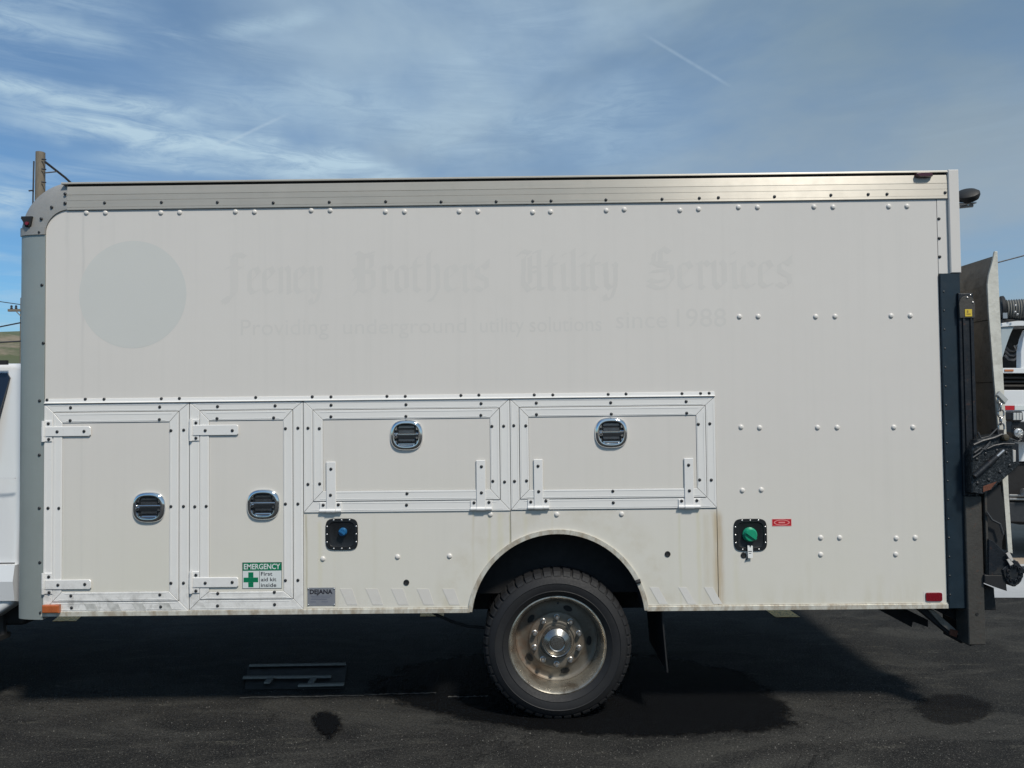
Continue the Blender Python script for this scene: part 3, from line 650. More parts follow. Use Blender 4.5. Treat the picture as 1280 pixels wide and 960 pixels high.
def door(xs, tops, bots, blo, bli, Zo, drain=None):
    """xs: outer0, inner0, panel0, panel1, inner1, outer1 (px); tops: outer, inner, panel; bots: panel, inner, outer"""
    xc, yc = (xs[0]+xs[-1])/2, (tops[0]+bots[-1])/2
    x = [P(v, yc)[0] for v in xs]; t = [P(xc, v)[1] for v in tops]; b = [P(xc, v)[1] for v in bots]
    t[0] = min(t[0], zb_-.0045)
    bm = BM(); box(bm, x[0], x[5], -.0012, .004, b[2], t[0]); d = obj('compartment_door', bm, m_gap, truck)
    mitre(d, (x[0], x[5]), (b[2], t[0]), (x[1], x[4]), (b[1], t[1]), -.006, -.0015)
    e = .0032
    mitre(d, (x[1]+e, x[4]-e), (b[1]+e, t[1]-e), (x[2], x[3]), (b[0], t[2]), -.010, -.0015)
    bm = BM(); box(bm, x[2]+.001, x[3]-.001, -.0055, -.0015, b[0]+.001, t[2]-.001, bev=.001); obj('door_panel', bm, m_panel, d)
    bolts(blo, d, -.006, None, 'bolt', *Zo); bolts(bli, d, -.010, None, 'bolt', *Zo)
    return d
dA = door((55.2, 66.5, 78.5, 212.7, 224.6, 236.6), (504.5, 514.5, 527.8), (739.5, 751.8, 764), [(285, 95), (641, 92), (737, 184), (736, 489), (736, 795), (195, 496), (289, 894), (645, 890)],
          [(285, 146), (641, 142), (687, 186), (687, 489), (687, 795), (240, 496), (288, 845), (643, 841)], Z2)
dB = door((237.4, 249.8, 262, 355, 367, 379.2), (502.6, 512.4, 525.2), (739, 749, 762), [(168, 90), (398, 87), (489, 176), (489, 479), (489, 784), (77, 490), (168, 886), (396, 881), (32, 184), (31, 489)][:8],
          [(167, 138), (393, 135), (440, 178), (440, 479), (440, 784), (124, 488), (170, 836), (396, 831)], Z3)
dC = door((379.8, 391.2, 404, 613, 625.2, 637.6), (499.8, 511, 523.3), (612.7, 626, 639.4), [(67, 284), (67, 590), (193, 159), (601, 156), (1010, 150), (1133, 273), (1138, 577), (604, 703)],
          [(130, 286), (132, 587), (193, 222), (601, 220), (1009, 214), (1069, 274), (1074, 573), (607, 640)], Z4)
dD = door((638.2, 649, 661, 870.5, 882.6, 894.5), (497.4, 507.7, 520), (611, 623, 636), [(95, 264), (99, 561), (215, 144), (611, 142), (1013, 136), (1139, 254), (1147, 554), (625, 675)],
          [(159, 265), (163, 558), (216, 205), (614, 203), (1015, 198), (1077, 257), (1084, 553), (622, 613)], Z5)
dA['label'] = 'tall compartment door at the front corner post'; dB['label'] = 'tall compartment door with the green first aid sticker'
dC['label'] = 'wide compartment door above the black recess with a blue cap'; dD['label'] = 'wide compartment door above the rear wheel'
def hinge_h(d, x0, x1, y0, y1, kx0, kx1, ky0, ky1, bl):
    bm = BM(); a = RC(kx0, kx1, ky0, ky1); box(bm, a[0], a[1], -.0115, -.006, a[2], a[3], bev=.002)
    b = RC(x0, x1, y0, y1); xk = P(kx0+5, y0)[0]
    prism(bm, [(xk, b[2]), (b[1]-.008, b[2]), (b[1], b[2]+.008), (b[1], b[3]-.008), (b[1]-.008, b[3]), (xk, b[3])], -.0155, -.0105, bev=.0025)
    cyl(bm, (a[0]+.010, -.0135, a[2]), (a[0]+.010, -.0135, a[3]), .0085, seg=10)
    cyl(bm, (a[0]+.010, -.01152, b[2]+.002), (a[0]+.010, -.01152, b[3]-.002), .0105, seg=10)
    obj('strap_hinge', bm, m_hinge, d)
    for i, q in enumerate(bl): inst('bolt', me_bolt, (P(*q)[0], -.0155 if i < 2 else -.0115, P(*q)[1]), d)
hinge_h(dA, 66, 115, 533, 545.3, 53.5, 66.5, 526, 552, [(73.5, 539.5), (107, 539), (62, 529.5), (62.5, 549)])
hinge_h(dA, 66, 115.5, 724, 736, 53.5, 66.5, 716, 742, [(74.5, 730.5), (108, 729.5), (62.5, 720.5), (63, 740)])
hinge_h(dB, 249, 299, 531, 544, 237.5, 250, 524, 551, [(258, 538), (291.7, 538), (246, 528.5), (246, 547.5)])
hinge_h(dB, 249, 299, 721, 733.5, 237.5, 250, 714, 741, [(258, 728), (291.6, 727), (246, 718.3), (246, 738)])
def hinge_v(d, x0, x1, y0, y1, kx0, kx1, ky0, ky1, bl):
    bm = BM(); a = RC(kx0, kx1, ky0, ky1); box(bm, a[0], a[1], -.0115, -.006, a[2], a[3], bev=.002)
    b = RC(x0, x1, y0, y1); box(bm, b[0], b[1], -.0155, -.0105, (a[2]+.006), b[3], bev=.0025)
    w = (a[1]-a[0]); zc = a[2]+.008
    cyl(bm, (a[0]+.001, -.01152, zc), (b[0]-.001, -.01152, zc), .0095, seg=10); cyl(bm, (b[1]+.001, -.01152, zc), (a[1]-.001, -.01152, zc), .0095, seg=10)
    cyl(bm, (b[0]+.0005, -.0150, zc), (b[1]-.0005, -.0150, zc), .0105, seg=10)
    obj('strap_hinge', bm, m_hinge, d)
    for i, q in enumerate(bl): inst('bolt', me_bolt, (P(*q)[0], -.0155 if i < 2 else -.0115, P(*q)[1]), d)
hinge_v(dC, 408.5, 420.5, 577, 636, 400, 427.5, 628, 640, [(414.5, 586), (414, 618.5), (404.7, 631), (423.5, 630.5)])
hinge_v(dC, 595.5, 607, 575, 633, 588, 615, 625.5, 637.5, [(602, 583), (602, 615.5), (592.7, 628), (611.3, 627.5)])
hinge_v(dD, 667.2, 678.5, 574, 632, 659.5, 686.5, 624, 636, [(672.5, 582.3), (673.3, 614), (663.5, 627), (682.3, 625.8)])
hinge_v(dD, 854.8, 866.5, 572.5, 631, 847.5, 875, 623.5, 635, [(860, 581), (861, 613), (851.5, 625.8), (870.5, 625.3)])
def latch(d, px, py):
    """chrome paddle latch: raised bezel, sunk dish, T shaped paddle"""
    cx, cz = P(px, py); bm = BM(); a, b = .091, .085; y = -.0055
    L = [(1.0, y), (.995, y-.004), (.965, y-.010), (.90, y-.0155), (.82, y-.0175), (.75, y-.0165), (.72, y-.010)]
    loft(bm, [(squircle(cx, cz, a*s, b*s, 2.75, 56), yy) for s, yy in L], 0, False)
    # dish: H shaped opening; sunk pocket
    def hshape(s=1.0, e=0):
        hw, hh, w2, h2 = .050*s, .062*s, .072*s, .026*s
        pts = [(-hw, -hh+.01), (-hw+.01, -hh), (hw-.01, -hh), (hw, -hh+.01), (hw, -h2), (w2, -h2), (w2, h2), (hw, h2), (hw, hh-.012), (hw-.012, hh), (-hw+.012, hh), (-hw, hh-.012), (-hw, h2), (-w2, h2), (-w2, -h2), (-hw, -h2)]
        return [(cx+p[0], cz+p[1]) for p in pts]
    prism(bm, squircle(cx, cz, a*.77, b*.77, 2.75, 40), y-.0035, y-.0025, mi=1)
    # face ring between bezel and H pocket: four corner pads in chrome
    for sx in (-1, 1):
        for sz in (-1, 1):
            cpts = [(cx+sx*.053, cz+sz*.028), (cx+sx*.066, cz+sz*.028), (cx+sx*.062, cz+sz*.046), (cx+sx*.053, cz+sz*.054)]
            prism(bm, cpts, y-.011, y-.003, mi=0, bev=.0015)
    prism(bm, [(cx-.046, cz+.040), (cx+.046, cz+.040), (cx+.040, cz+.052), (cx-.040, cz+.052)], y-.006, y-.003, mi=2)
    # paddle
    prism(bm, [(cx-.046, cz-.036), (cx+.046, cz-.036), (cx+.046, cz+.030), (cx-.046, cz+.030)], y-.010, y-.003, mi=2, bev=.003)
    prism(bm, [(cx-.070, cz+.002), (cx+.070, cz+.002), (cx+.070, cz+.013), (cx-.070, cz+.013)], y-.015, y-.004, mi=0, bev=.003)
    prism(bm, [(cx-.066, cz-.020), (cx+.066, cz-.020), (cx+.066, cz+.000), (cx-.066, cz+.000)], y-.0125, y-.004, mi=1, bev=.002)
    prism(bm, [(cx-.041, cz-.060), (cx+.041, cz-.060), (cx+.046, cz-.046), (cx-.046, cz-.046)], y-.015, y-.004, mi=0, bev=.004)
    cyl(bm, (cx-.058, y-.012, cz-.007), (cx-.058, y-.018, cz-.007), .010, .009, 14, mi=0)
    cyl(bm, (cx-.058, y-.018, cz-.007), (cx-.058, y-.0185, cz-.007), .005, .005, 10, mi=1)
    cyl(bm, (cx+.058, y-.012, cz-.014), (cx+.058, y-.016, cz-.014), .006, .006, 10, mi=0)
    obj('latch', bm, [m_chrome, m_plastic, m_smoke], d, smooth=35)
latch(dA, 187.2, 634); latch(dB, 329.8, 630.5); latch(dC, 508.5, 544); latch(dD, 763.8, 541)
# emergency sticker on door B (flat print)
def rect_print(name, px0, px1, py0, py1, y, m, parent, label=None):
    a = RC(px0, px1, py0, py1); bm = BM(); box(bm, a[0], a[1], y, y+.0008, a[2], a[3]); o = obj(name, bm, m, parent); tag(o, label); return o, a
st, a = rect_print('sticker', 303.5, 352.8, 702.5, 735.2, -.0065, m_stw, truck, 'green and white first aid sticker'); WL['first_aid_sticker'] = WL[st.name]; st.name = 'first_aid_sticker'
def frac(a, u0, u1, v0, v1): return a[0]+(a[1]-a[0])*u0, a[0]+(a[1]-a[0])*u1, a[2]+(a[3]-a[2])*v0, a[2]+(a[3]-a[2])*v1
def fbox(bm, a, u0, u1, v0, v1, y, mi=0): q = frac(a, u0, u1, v0, v1); box(bm, q[0], q[1], y, y+.0004, q[2], q[3], mi)
bm = BM(); y = -.0070; fbox(bm, a, .01, .99, .68, .99, y, 0)
fbox(bm, a, .03, .40, .24, .42, y, 0); fbox(bm, a, .15, .28, .05, .235, y, 0); fbox(bm, a, .15, .28, .425, .62, y, 0)
q = frac(a, .04, .96, .74, .94); text_mesh(bm, 'EMERGENCY', q[0], q[1], q[2], q[3], -.0076, mi=1, bold=.02)
fbox(bm, a, .43, .44, .02, .66, y, 2)
for e in ((0, 1, 0, .012), (0, 1, .988, 1), (0, .008, 0, 1), (.992, 1, 0, 1)): fbox(bm, a, *e, y-.0006, 2)
for i, (s, u1) in enumerate((('First', .76), ('aid kit', .86), ('inside', .86))):
    q = frac(a, .47, u1, .49-.215*i, .63-.215*i); text_mesh(bm, s, *q, y, mi=2, bold=.012)
obj('lettering', bm, [m_green, m_stw, m_ink], st)
pl, a = rect_print('maker_plate', 384.5, 419.2, 734.5, 757, -.0016, m_plate, truck, 'small grey maker plate')
bm = BM(); q = frac(a, .08, .90, .66, .90); text_mesh(bm, 'DEJANA', *q, -.0024, bold=.035)
for v, u0, u1 in ((.52, .12, .86), (.42, .15, .80), (.33, .12, .70), (.20, .10, .30), (.20, .50, .74)): fbox(bm, a, u0, u1, v, v+.03, -.0022, 1)
obj('lettering', bm, [m_ink, m_platew], pl)
for u in (.03, .96):
    for v in (.05, .94): inst('screw', me_pin, (a[0]+(a[1]-a[0])*u, -.0016, a[2]+(a[3]-a[2])*v), pl)
rs, a = rect_print('red_sticker', 965, 989.3, 648.6, 657.6, -.0008, m_redst, truck, 'small red sticker beside the green cap')
bm = BM(); cx, cz = (a[0]+a[1])/2, (a[2]+a[3])/2
def oval(bm, cx, cz, a_, b_, a2, b2, y, n=28):
    o = [bm.verts.new((cx+a_*math.cos(2*PI*i/n), y, cz+b_*math.sin(2*PI*i/n))) for i in range(n)]; q = [bm.verts.new((cx+a2*math.cos(2*PI*i/n), y, cz+b2*math.sin(2*PI*i/n))) for i in range(n)]
    for i in range(n): bm.faces.new((o[i], o[(i+1) % n], q[(i+1) % n], q[i]))
oval(bm, cx, cz, .044, .0155, .037, .0115, -.0014); fbox(bm, a, .33, .67, .40, .60, -.0014)
for e in ((0, 1, 0, .06), (0, 1, .94, 1), (0, .02, .06, .94), (.98, 1, .06, .94)): fbox(bm, a, *e, -.0014)
obj('sticker_border', bm, pmat('pale_red_ink', (.72, .25, .25), .5), rs)
a = RC(1156.5, 1177.5, 740.5, 751.5); bm = BM(); 
loft(bm, [(squircle((a[0]+a[1])/2, (a[2]+a[3])/2, (a[1]-a[0])/2*s, (a[3]-a[2])/2*s2, 7, 40), y) for s, s2, y in ((1, 1, 0), (1, 1, -.004), (.96, .93, -.007))]); obj('reflector', bm, m_red, truck)
a = RC(1154.6, 1179.4, 738.8, 753.2); bm = BM(); box(bm, a[0], a[1], -.0008, .001, a[2], a[3]); obj('reflector_backing', bm, m_clean, truck)
a = RC(56, 77, 755, 765); bm = BM(); box(bm, a[0], a[1], -.030, -.006, a[2], a[3], bev=.005); tag(obj('side_marker', bm, m_amber, truck), 'amber side marker lamp at the foot of the front door')
# drain holes
for q in ((508, 728), (834.5, 692.5), (929.5, 694)):
    x, z = P(*q); bm = BM(); lathe(bm, [(.016, .0), (.016, -.003), (.011, -.004), (.009, -.0015), (0, -.0012)], (x, 0, z), seg=16); obj('grommet', bm, m_black, truck)
# filler recesses
def filler(x0, x1, y0, y1, capx, capy, capr, m, label):
    a = RC(x0, x1, y0, y1); cx, cz, hw, hh = (a[0]+a[1])/2, (a[2]+a[3])/2, (a[1]-a[0])/2, (a[3]-a[2])/2; bm = BM()
    loft(bm, [(squircle(cx, cz, hw*s, hh*s, 5, 48), y) for s, y in ((1, 0), (1, -.004), (.985, -.006), (.80, -.006), (.77, -.0022), (.74, -.0012))], 0, True)
    d = obj('filler_recess', bm, m_plastic, truck, smooth=30); d['label'] = label
    for u in (-.5, 0, .5):
        for s in (-1, 1): 
            for p in ((u*hw*.98, s*hh*.9), (s*hw*.9, u*hh*.98)): inst('screw', me_pin, (cx+p[0], -.005, cz+p[1]), d)
    x, z = P(capx, capy); bm = BM()
    lathe(bm, [(capr*1.12, .002), (capr*1.1, -.012), (capr, -.014), (capr*.98, -.026), (capr*.86, -.030), (0, -.030)], (x, 0, z), seg=24)
    u = Vector((math.cos(-.62), 0, math.sin(-.62))); w = Vector((-u.z, 0, u.x)); A = Vector((x, -.030, z))
    vs = [A+u*sx*capr*.92+w*sw*capr*.17+Vector((0, -dy, 0)) for dy in (0, .009) for sx, sw in ((-1, -1), (1, -1), (1, 1), (-1, 1))]
    V = [bm.verts.new(v) for v in vs]
    for f in ((4, 5, 6, 7), (0, 1, 5, 4), (1, 2, 6, 5), (2, 3, 7, 6), (3, 0, 4, 7)): bm.faces.new([V[i] for i in f])
    obj('filler_cap', bm, m, d, smooth=30); return d
fa = filler(407, 447.5, 648, 687.5, 429, 664.5, .0205, m_blue, 'black recess with a blue cap')
fb = filler(917, 958.5, 648.3, 688.7, 936.8, 668, .036, m_gcap, 'black recess with a green cap')
# paper tag hanging out of the rear recess
a = RC(933.5, 940, 681, 697); cx = (a[0]+a[1])/2; bm = BM()
pts = [(a[0]+.002, a[2]), (a[1], a[2]+.002), (a[1], a[3]-.004), (cx+.006, a[3]), (cx+.002, a[3]-.014), (cx-.003, a[3]-.001), (a[0], a[3]-.001)]
prism(bm, pts, -.016, -.0145); box(bm, a[0]+.004, a[1]-.006, -.0165, -.016, (a[2]+a[3])/2, (a[2]+a[3])/2+.004, 1); box(bm, a[0]+.006, a[1]-.009, -.0165, -.016, (a[2]+a[3])/2-.010, (a[2]+a[3])/2-.007, 1)
cyl(bm, (a[0]+.002, -.012, a[2]+.006), (a[0]-.006, -.006, a[2]-.012), .004, .004, 8, 1)
x_, z_ = P(934, 679); tube(bm, [(cx, -.015, a[3]-.012), (x_, -.016, z_), P(936, 672)[0:1]+(-.03,)+P(936, 672)[1:]], .0012, 5, 1)
tag(obj('tag', bm, [m_tag, m_ink]), 'narrow white tag hanging below the green cap in its black recess', 'tag')
#@@GHOST LETTERING
# old lettering: paint a shade duller where vinyl letters once sat. Broad-pen strokes are gathered on a fine grid and laid as flat cells.
GL = {
 'F': (1.15, [[(.75, 1.42), (.5, 1.5), (.35, 1.35), (.35, .1), (.25, -.12)], [(.55, 1.3), (.55, .1), (.4, -.05)], [(.35, 1.45), (.7, 1.5), (1.0, 1.38)], [(.05, .98), (.35, 1.05), (.75, .95), (.95, 1.02)], [(-.15, -.18), (.1, -.3), (.3, -.12), (.0, -.1), (-.1, -.3)]]),
 'e': (.78, [[(.2, .92), (.12, .8), (.12, .2), (.3, .05), (.6, .14)], [(.2, .9), (.45, .98), (.6, .78), (.2, .5)]]),
 'n': (.88, [[(.05, .92), (.18, .98), (.2, .9), (.2, .05)], [(.22, .85), (.5, 1.0), (.62, .86), (.62, .05), (.72, .05)]]),
 'y': (.86, [[(.05, .95), (.18, .98), (.2, .2), (.38, .05), (.6, .25)], [(.56, .98), (.64, .9), (.6, .1), (.42, -.3), (.15, -.35), (.1, -.2)]]),
 'B': (1.25, [[(-.05, 1.38), (.2, 1.5), (.45, 1.38), (.95, 1.48)], [(.3, 1.4), (.28, .2), (.05, -.08)], [(.48, 1.38), (.48, .18)], [(.52, 1.3), (.88, 1.36), (.86, .95), (.52, .8)], [(.52, .8), (.95, .76), (.95, .2), (.6, .05), (.3, .15), (.1, .0)], [(.05, .9), (.2, .7), (.05, .5)]]),
 'r': (.62, [[(.05, .92), (.2, .98), (.2, .1), (.32, .02)], [(.2, .85), (.42, 1.0), (.56, .86)]]),
 'o': (.82, [[(.3, .95), (.14, .82), (.14, .18), (.34, .04), (.6, .18), (.6, .82), (.42, .97), (.3, .95)]]),
 't': (.60, [[(.3, 1.3), (.18, 1.15), (.18, .16), (.34, .04), (.5, .12)], [(.02, .95), (.48, .98)]]),
 'h': (.88, [[(.3, 1.5), (.2, 1.38), (.2, .05)], [(.22, .85), (.5, 1.0), (.62, .86), (.62, .1), (.35, -.3), (.2, -.28)]]),
 's': (.74, [[(.6, .86), (.4, .98), (.14, .86), (.16, .62), (.56, .42), (.58, .16), (.34, .03), (.08, .16)], [(.62, 1.15), (.6, .9)]]),
 'U': (1.25, [[(-.05, 1.3), (.15, 1.48), (.5, 1.4), (.22, 1.2), (.18, .3), (.45, .02), (.8, .14)], [(.5, 1.25), (.5, .3)], [(.7, 1.42), (.95, 1.48), (.92, 1.3), (.92, .1), (1.08, .06)], [(.52, .85), (.9, .9)], [(.52, .68), (.9, .73)]]),
 'i': (.44, [[(.05, .92), (.18, .98), (.2, .1), (.34, .04)], [(.1, 1.28), (.26, 1.34)]]),
 'l': (.46, [[(.1, 1.4), (.2, 1.5), (.2, .14), (.36, .04)]]),
 'S': (1.2, [[(.9, 1.36), (.6, 1.52), (.25, 1.35), (.2, 1.0), (.5, .86), (.95, .84), (1.02, .4), (.75, .08), (.35, .04), (.0, .18)], [(.1, .98), (.8, .98)], [(.12, .66), (.75, .70)], [(.0, .35), (.3, .28), (.65, .33)], [(.5, 1.42), (.5, .9)]]),
 'v': (.84, [[(.05, .95), (.16, 1.0), (.18, .2), (.36, .02), (.6, .2), (.6, .86), (.48, 1.0)]]),
 'c': (.72, [[(.58, .82), (.4, .98), (.14, .82), (.14, .2), (.32, .04), (.58, .14)]]),
}
def blackletter(bm, word, x0, x1, zb, xh, y):
    total = sum(GL[c][0] for c in word); sx = (x1-x0)/total; cell = .0032
    wx, wz = int((x1-x0)/cell)+40, int(xh*2.3/cell)+2
    g = np.zeros((wz, wx), bool); ox, oz = x0-20*cell, zb-xh*.5; nib = Vector((math.cos(.62), math.sin(.62)))*xh*.185
    gx = ox+(np.arange(wx)+.5)*cell; gz = oz+(np.arange(wz)+.5)*cell; XX, ZZ = np.meshgrid(gx, gz)
    u = 0
    for ch in word:
        w, st_ = GL[ch]
        for pl_ in st_:
            for (a, b_) in zip(pl_, pl_[1:]):
                p = np.array([x0+(u+a[0])*sx, zb+a[1]*xh]); q = np.array([x0+(u+b_[0])*sx, zb+b_[1]*xh])
                # cell covered if, for some s in [-.5,.5], point - s*nib lies on the segment
                dx, dz = q-p; det = dx*nib.y-dz*nib.x
                if abs(det) < 1e-9: continue
                rx, rz = XX-p[0], ZZ-p[1]
                t = (rx*nib.y-rz*nib.x)/det; s = (dx*rz-dz*rx)/det
                e = cell/max(1e-6, math.hypot(dx, dz)); g |= (t > -e*.6) & (t < 1+e*.6) & (abs(s) < .5+cell*.6/(xh*.185))
        u += w
    for j in range(wz):
        r = g[j]; i = 0
        while i < wx:
            if r[i]:
                k_ = i
                while k_ < wx and r[k_]: k_ += 1
                X_, X2, Z_, ZZ2 = ox+i*cell, ox+k_*cell, oz+j*cell, oz+(j+1)*cell
                bm.faces.new([bm.verts.new(v) for v in ((X_, y, Z_), (X2, y, Z_), (X2, y, ZZ2), (X_, y, ZZ2))]); i = k_
            else: i += 1
zbl = P(640, 364)[1]; xh = P(640, 330)[1]-zbl
for w_, a, b_ in (('Feeney', 282, 406), ('Brothers', 441, 613), ('Utility', 649, 776), ('Services', 811, 992)):
    bm = BM(); blackletter(bm, w_, P(a, 350)[0], P(b_, 350)[0], zbl, xh, -.0003); obj('faded_lettering', bm, m_ghost, truck)
for w_, a, b_, c_, zt_ in (('Providing', 301, 411, 415, 395), ('underground', 429, 583, 415, 396), ('utility', 600, 655, 415, 396), ('solutions', 662, 752, 415, 396), ('since', 770, 834, 412, 390), ('1988', 846, 908, 411, 388)):
    bm = BM(); z0_, z1_ = P(640, c_)[1], P(640, zt_)[1]; text_mesh(bm, w_, P(a, 405)[0], P(b_, 405)[0], z0_, z1_, -.0003); obj('faded_lettering', bm, m_ghost, truck)
x, z = P(166, 368); bm = BM(); cyl(bm, (x, -.0003, z), (x, .0002, z), .302, seg=72); obj('faded_emblem', bm, m_ghost2, truck)
for i in range(5):
    bm = BM(); x = 425+i*32; q = [P(x, 736+0), P(x+15, 736), P(x+22, 756), P(x+9, 756)]; prism(bm, q[::-1], -.0010, .0002)
    obj('faded_band', bm, pmat('dull_band', (.625, .605, .570), .4, 0, .05, 10), truck)
for x, w in ((812, 14), (848, 13), (880, 14)):
    bm = BM(); q = [P(x, 734), P(x+w-3, 734), P(x+w+9, 755), P(x+12, 755)]; prism(bm, q[::-1], -.0010, .0002)
    obj('faded_band', bm, m_clean, truck)
for x in (105, 134, 165, 198):
    bm = BM(); q = [P(x, 753.5), P(x+14, 753.5), P(x+19, 763.5), P(x+6, 763.5)]; prism(bm, q[::-1], -.0068, -.0060)
    obj('faded_band', bm, pmat('dirty_band', (.50, .50, .48), .5, 0, .3, 30), truck)
#@@WHEELS
def make_wheel(cx, cy, cz, s=1, near=True):
    """s=1: outer face looks towards -y"""
    R = .408; Y = lambda v: cy+s*v
    bm = BM(); rd = .2
    lathe(bm, [(.080, s*.10), (.118, s*.098), (.150, s*.098), (.157, s*.101), (.160, s*.108), (.164, s*.112), (.190, s*.126), (.212, s*.132), (.224, s*.128), (.233, s*.115)], (cx, cy, cz), (0, 1, 0), 64)
    w = obj('wheel', bm, m_rimd, truck, smooth=50)
    bm = BM(); prof = [(.232, .16), (.234, .09), (.240, .05), (.247, .030), (.252, .022), (.262, .016), (.270, .010), (.272, .004), (.268, .000), (.262, .003), (.254, .012)]
    prof = [(.233, .17), (.235, .09), (.241, .055), (.246, .034), (.253, .020), (.258, .008), (.266, .0), (.2725, .002), (.274, .010)]
    lathe(bm, [(r, s*h) for r, h in prof], (cx, cy, cz), (0, 1, 0), 72); obj('rim', bm, m_rim, w, smooth=40)
    bm = BM(); tp = [(.271, .012), (.272, .004), (.285, -.010), (.300, -.018), (.303, -.021), (.306, -.018), (.330, -.024), (.345, -.024), (.348, -.027), (.352, -.024), (.372, -.018), (.388, -.004), (.396, .010), (.402, .03), (.405, .05), (.4055, .17), (.398, .22), (.35, .24), (.28, .22)]
    lathe(bm, [(r, s*h) for r, h in tp], (cx, cy, cz), (0, 1, 0), 96)
    ty = obj('tyre', bm, m_tyre, w, smooth=25)
    bm = BM(); n = 46
    for i in range(n):
        a0 = 2*PI*(i+.10)/n; a1 = 2*PI*(i+.80)/n
        L = []
        for (r, h) in ((.386, -.010), (.398, -.004), (.4085, .010), (.4135, .030), (.4135, .075)):
            L.append([(cx+r*math.cos(a)*1, Y(h), cz+r*math.sin(a)) for a in (a0, a1)])
        B = []
        for (r, h) in ((.382, .0), (.392, .004), (.398, .02), (.402, .032), (.402, .075)):
            B.append([(cx+r*math.cos(a), Y(h), cz+r*math.sin(a)) for a in (a0-.01, a1+.01)])
        V = [[bm.verts.new(p) for p in q] for q in L]; U = [[bm.verts.new(p) for p in q] for q in B]
        for j in range(4):
            bm.faces.new((V[j][0], V[j+1][0], V[j+1][1], V[j][1]))
            for e in (0, 1): bm.faces.new((V[j][e], V[j+1][e], U[j+1][e], U[j][e]))
        bm.faces.new((V[0][0], V[0][1], U[0][1], U[0][0]))
        for lane in (.095, .150):
            a2, a3 = a0+.02*(lane > .1), a1+.02*(lane > .1)
            q = [(cx+r*math.cos(a), Y(lane+dy), cz+r*math.sin(a)) for r in (.402, .4135) for a in (a2, a3) for dy in (-.010, .030)]
            v = [bm.verts.new(p) for p in q]
            for f in ((4, 5, 7, 6), (0, 1, 5, 4), (2, 3, 7, 6), (0, 2, 6, 4), (1, 3, 7, 5)): bm.faces.new([v[t] for t in f])
    tr = obj('tread_blocks', bm, m_tyre, w); tr['kind'] = 'stuff'
    if near:
        bm = BM(); lathe(bm, [(.086, s*.104), (.084, s*.062), (.080, s*.055), (.076, s*.058), (.060, s*.045), (.045, s*.036), (.038, s*.040), (.034, s*.035), (0, s*.034)], (cx, cy, cz), (0, 1, 0), 48)
        obj('hub_cap', bm, m_hub, w, smooth=35)
        bm = BM(); lathe(bm, [(.090, s*.108), (.100, s*.094), (.106, s*.094), (.112, s*.100)], (cx, cy, cz), (0, 1, 0), 48); obj('hub_ring', bm, m_rimd, w, smooth=35)
        def nut(bm):
            lathe(bm, [(.0165, .012), (.0165, 0), (.0135, -.002), (.0125, -.022), (.008, -.030), (0, -.031)], (0, 0, 0), (0, 1, 0), 10)
        me = fm('lug_nut', nut, m_steel)
        for i in range(10):
            a = math.radians(17+36*i); inst('lug_nut', me, (cx+.132*math.cos(a), cy+s*.094, cz+.132*math.sin(a)), w)
        for i in range(5):
            a = math.radians(-3+72*i); r = .186; bm = BM(); u = Vector((-math.sin(a), 0, math.cos(a))); v = Vector((math.cos(a), 0, math.sin(a)))
            c = Vector((cx, cy+s*.119, cz))+v*r; 
            ring = [bm.verts.new(c+u*.026*math.cos(t)+v*.014*math.sin(t)+Vector((0, s*.010*math.sin(t)*.6, 0))) for t in [2*PI*j/16 for j in range(16)]]
            ring2 = [bm.verts.new(q.co+Vector((0, -s*.004, 0))) for q in ring]
            for j in range(16): bm.faces.new((ring[j], ring[(j+1) % 16], ring2[(j+1) % 16], ring2[j]))
            bm.faces.new(ring2); obj('vent_hole', bm, m_gap, w)
        bm = BM(); tube(bm, [(cx+.01, cy+s*.10, cz+.205), (cx+.008, cy+s*.06, cz+.222), (cx+.005, cy+s*.03, cz+.225)], .005, 8); obj('valve_stem', bm, m_black, w)
    return w
wc = P(697, 806, .03); WZ = .404; WX = P(697, 808, .03)[0]
make_wheel(WX, .034, WZ); make_wheel(WX, .36, WZ, near=False)
make_wheel(WX, W_-.045, WZ, -1, near=False); make_wheel(WX, W_-.36, WZ, -1, near=False)
# running gear under the floor
bm = BM(); cyl(bm, (WX, .3, WZ), (WX, W_-.3, WZ), .06, seg=16); cyl(bm, (WX-.16, W_/2, WZ), (WX+.14, W_/2, WZ), .17, .12, 20)
for yy in (.78, W_-.78): box(bm, XE0-2.6, XE-.35, yy-.04, yy+.04, .66, .80)
tube(bm, [(WX-.1, W_/2, WZ+.02), (-2.6, W_/2, .62)], .045, 12); obj('rear_axle', bm, m_under, truck)
# mud flap behind the rear wheel
q = [P(803, 764, .1), P(826, 764, .1), P(836, 838, .1), P(829, 842, .1), P(806, 800, .1)]
fx = P(826, 764, .06)[0]; fx2 = P(835, 840, .06)[0]
bm = BM(); V = []
for yy in (.05, .62):
    V.append([bm.verts.new(p) for p in ((fx-.008, yy, ZB+.1), (fx, yy, ZB+.1), (fx2, yy, P(835, 840, .06)[1]), (fx2-.008, yy, P(835, 840, .06)[1]))])
bm.faces.new(V[0]); bm.faces.new(V[1])
for i in range(4): bm.faces.new((V[0][i], V[0][(i+1) % 4], V[1][(i+1) % 4], V[1][i]))
obj('mud_flap', bm, m_black, truck)
bm = BM(); tube(bm, [(P(533, 760, .4)[0], .4, P(533, 760, .4)[1])]+[(P(a, b_, .4)[0], .4, P(a, b_, .4)[1]) for a, b_ in ((545, 768), (565, 777), (585, 783), (612, 785))], .009, 8); obj('brake_hose', bm, m_black, truck)
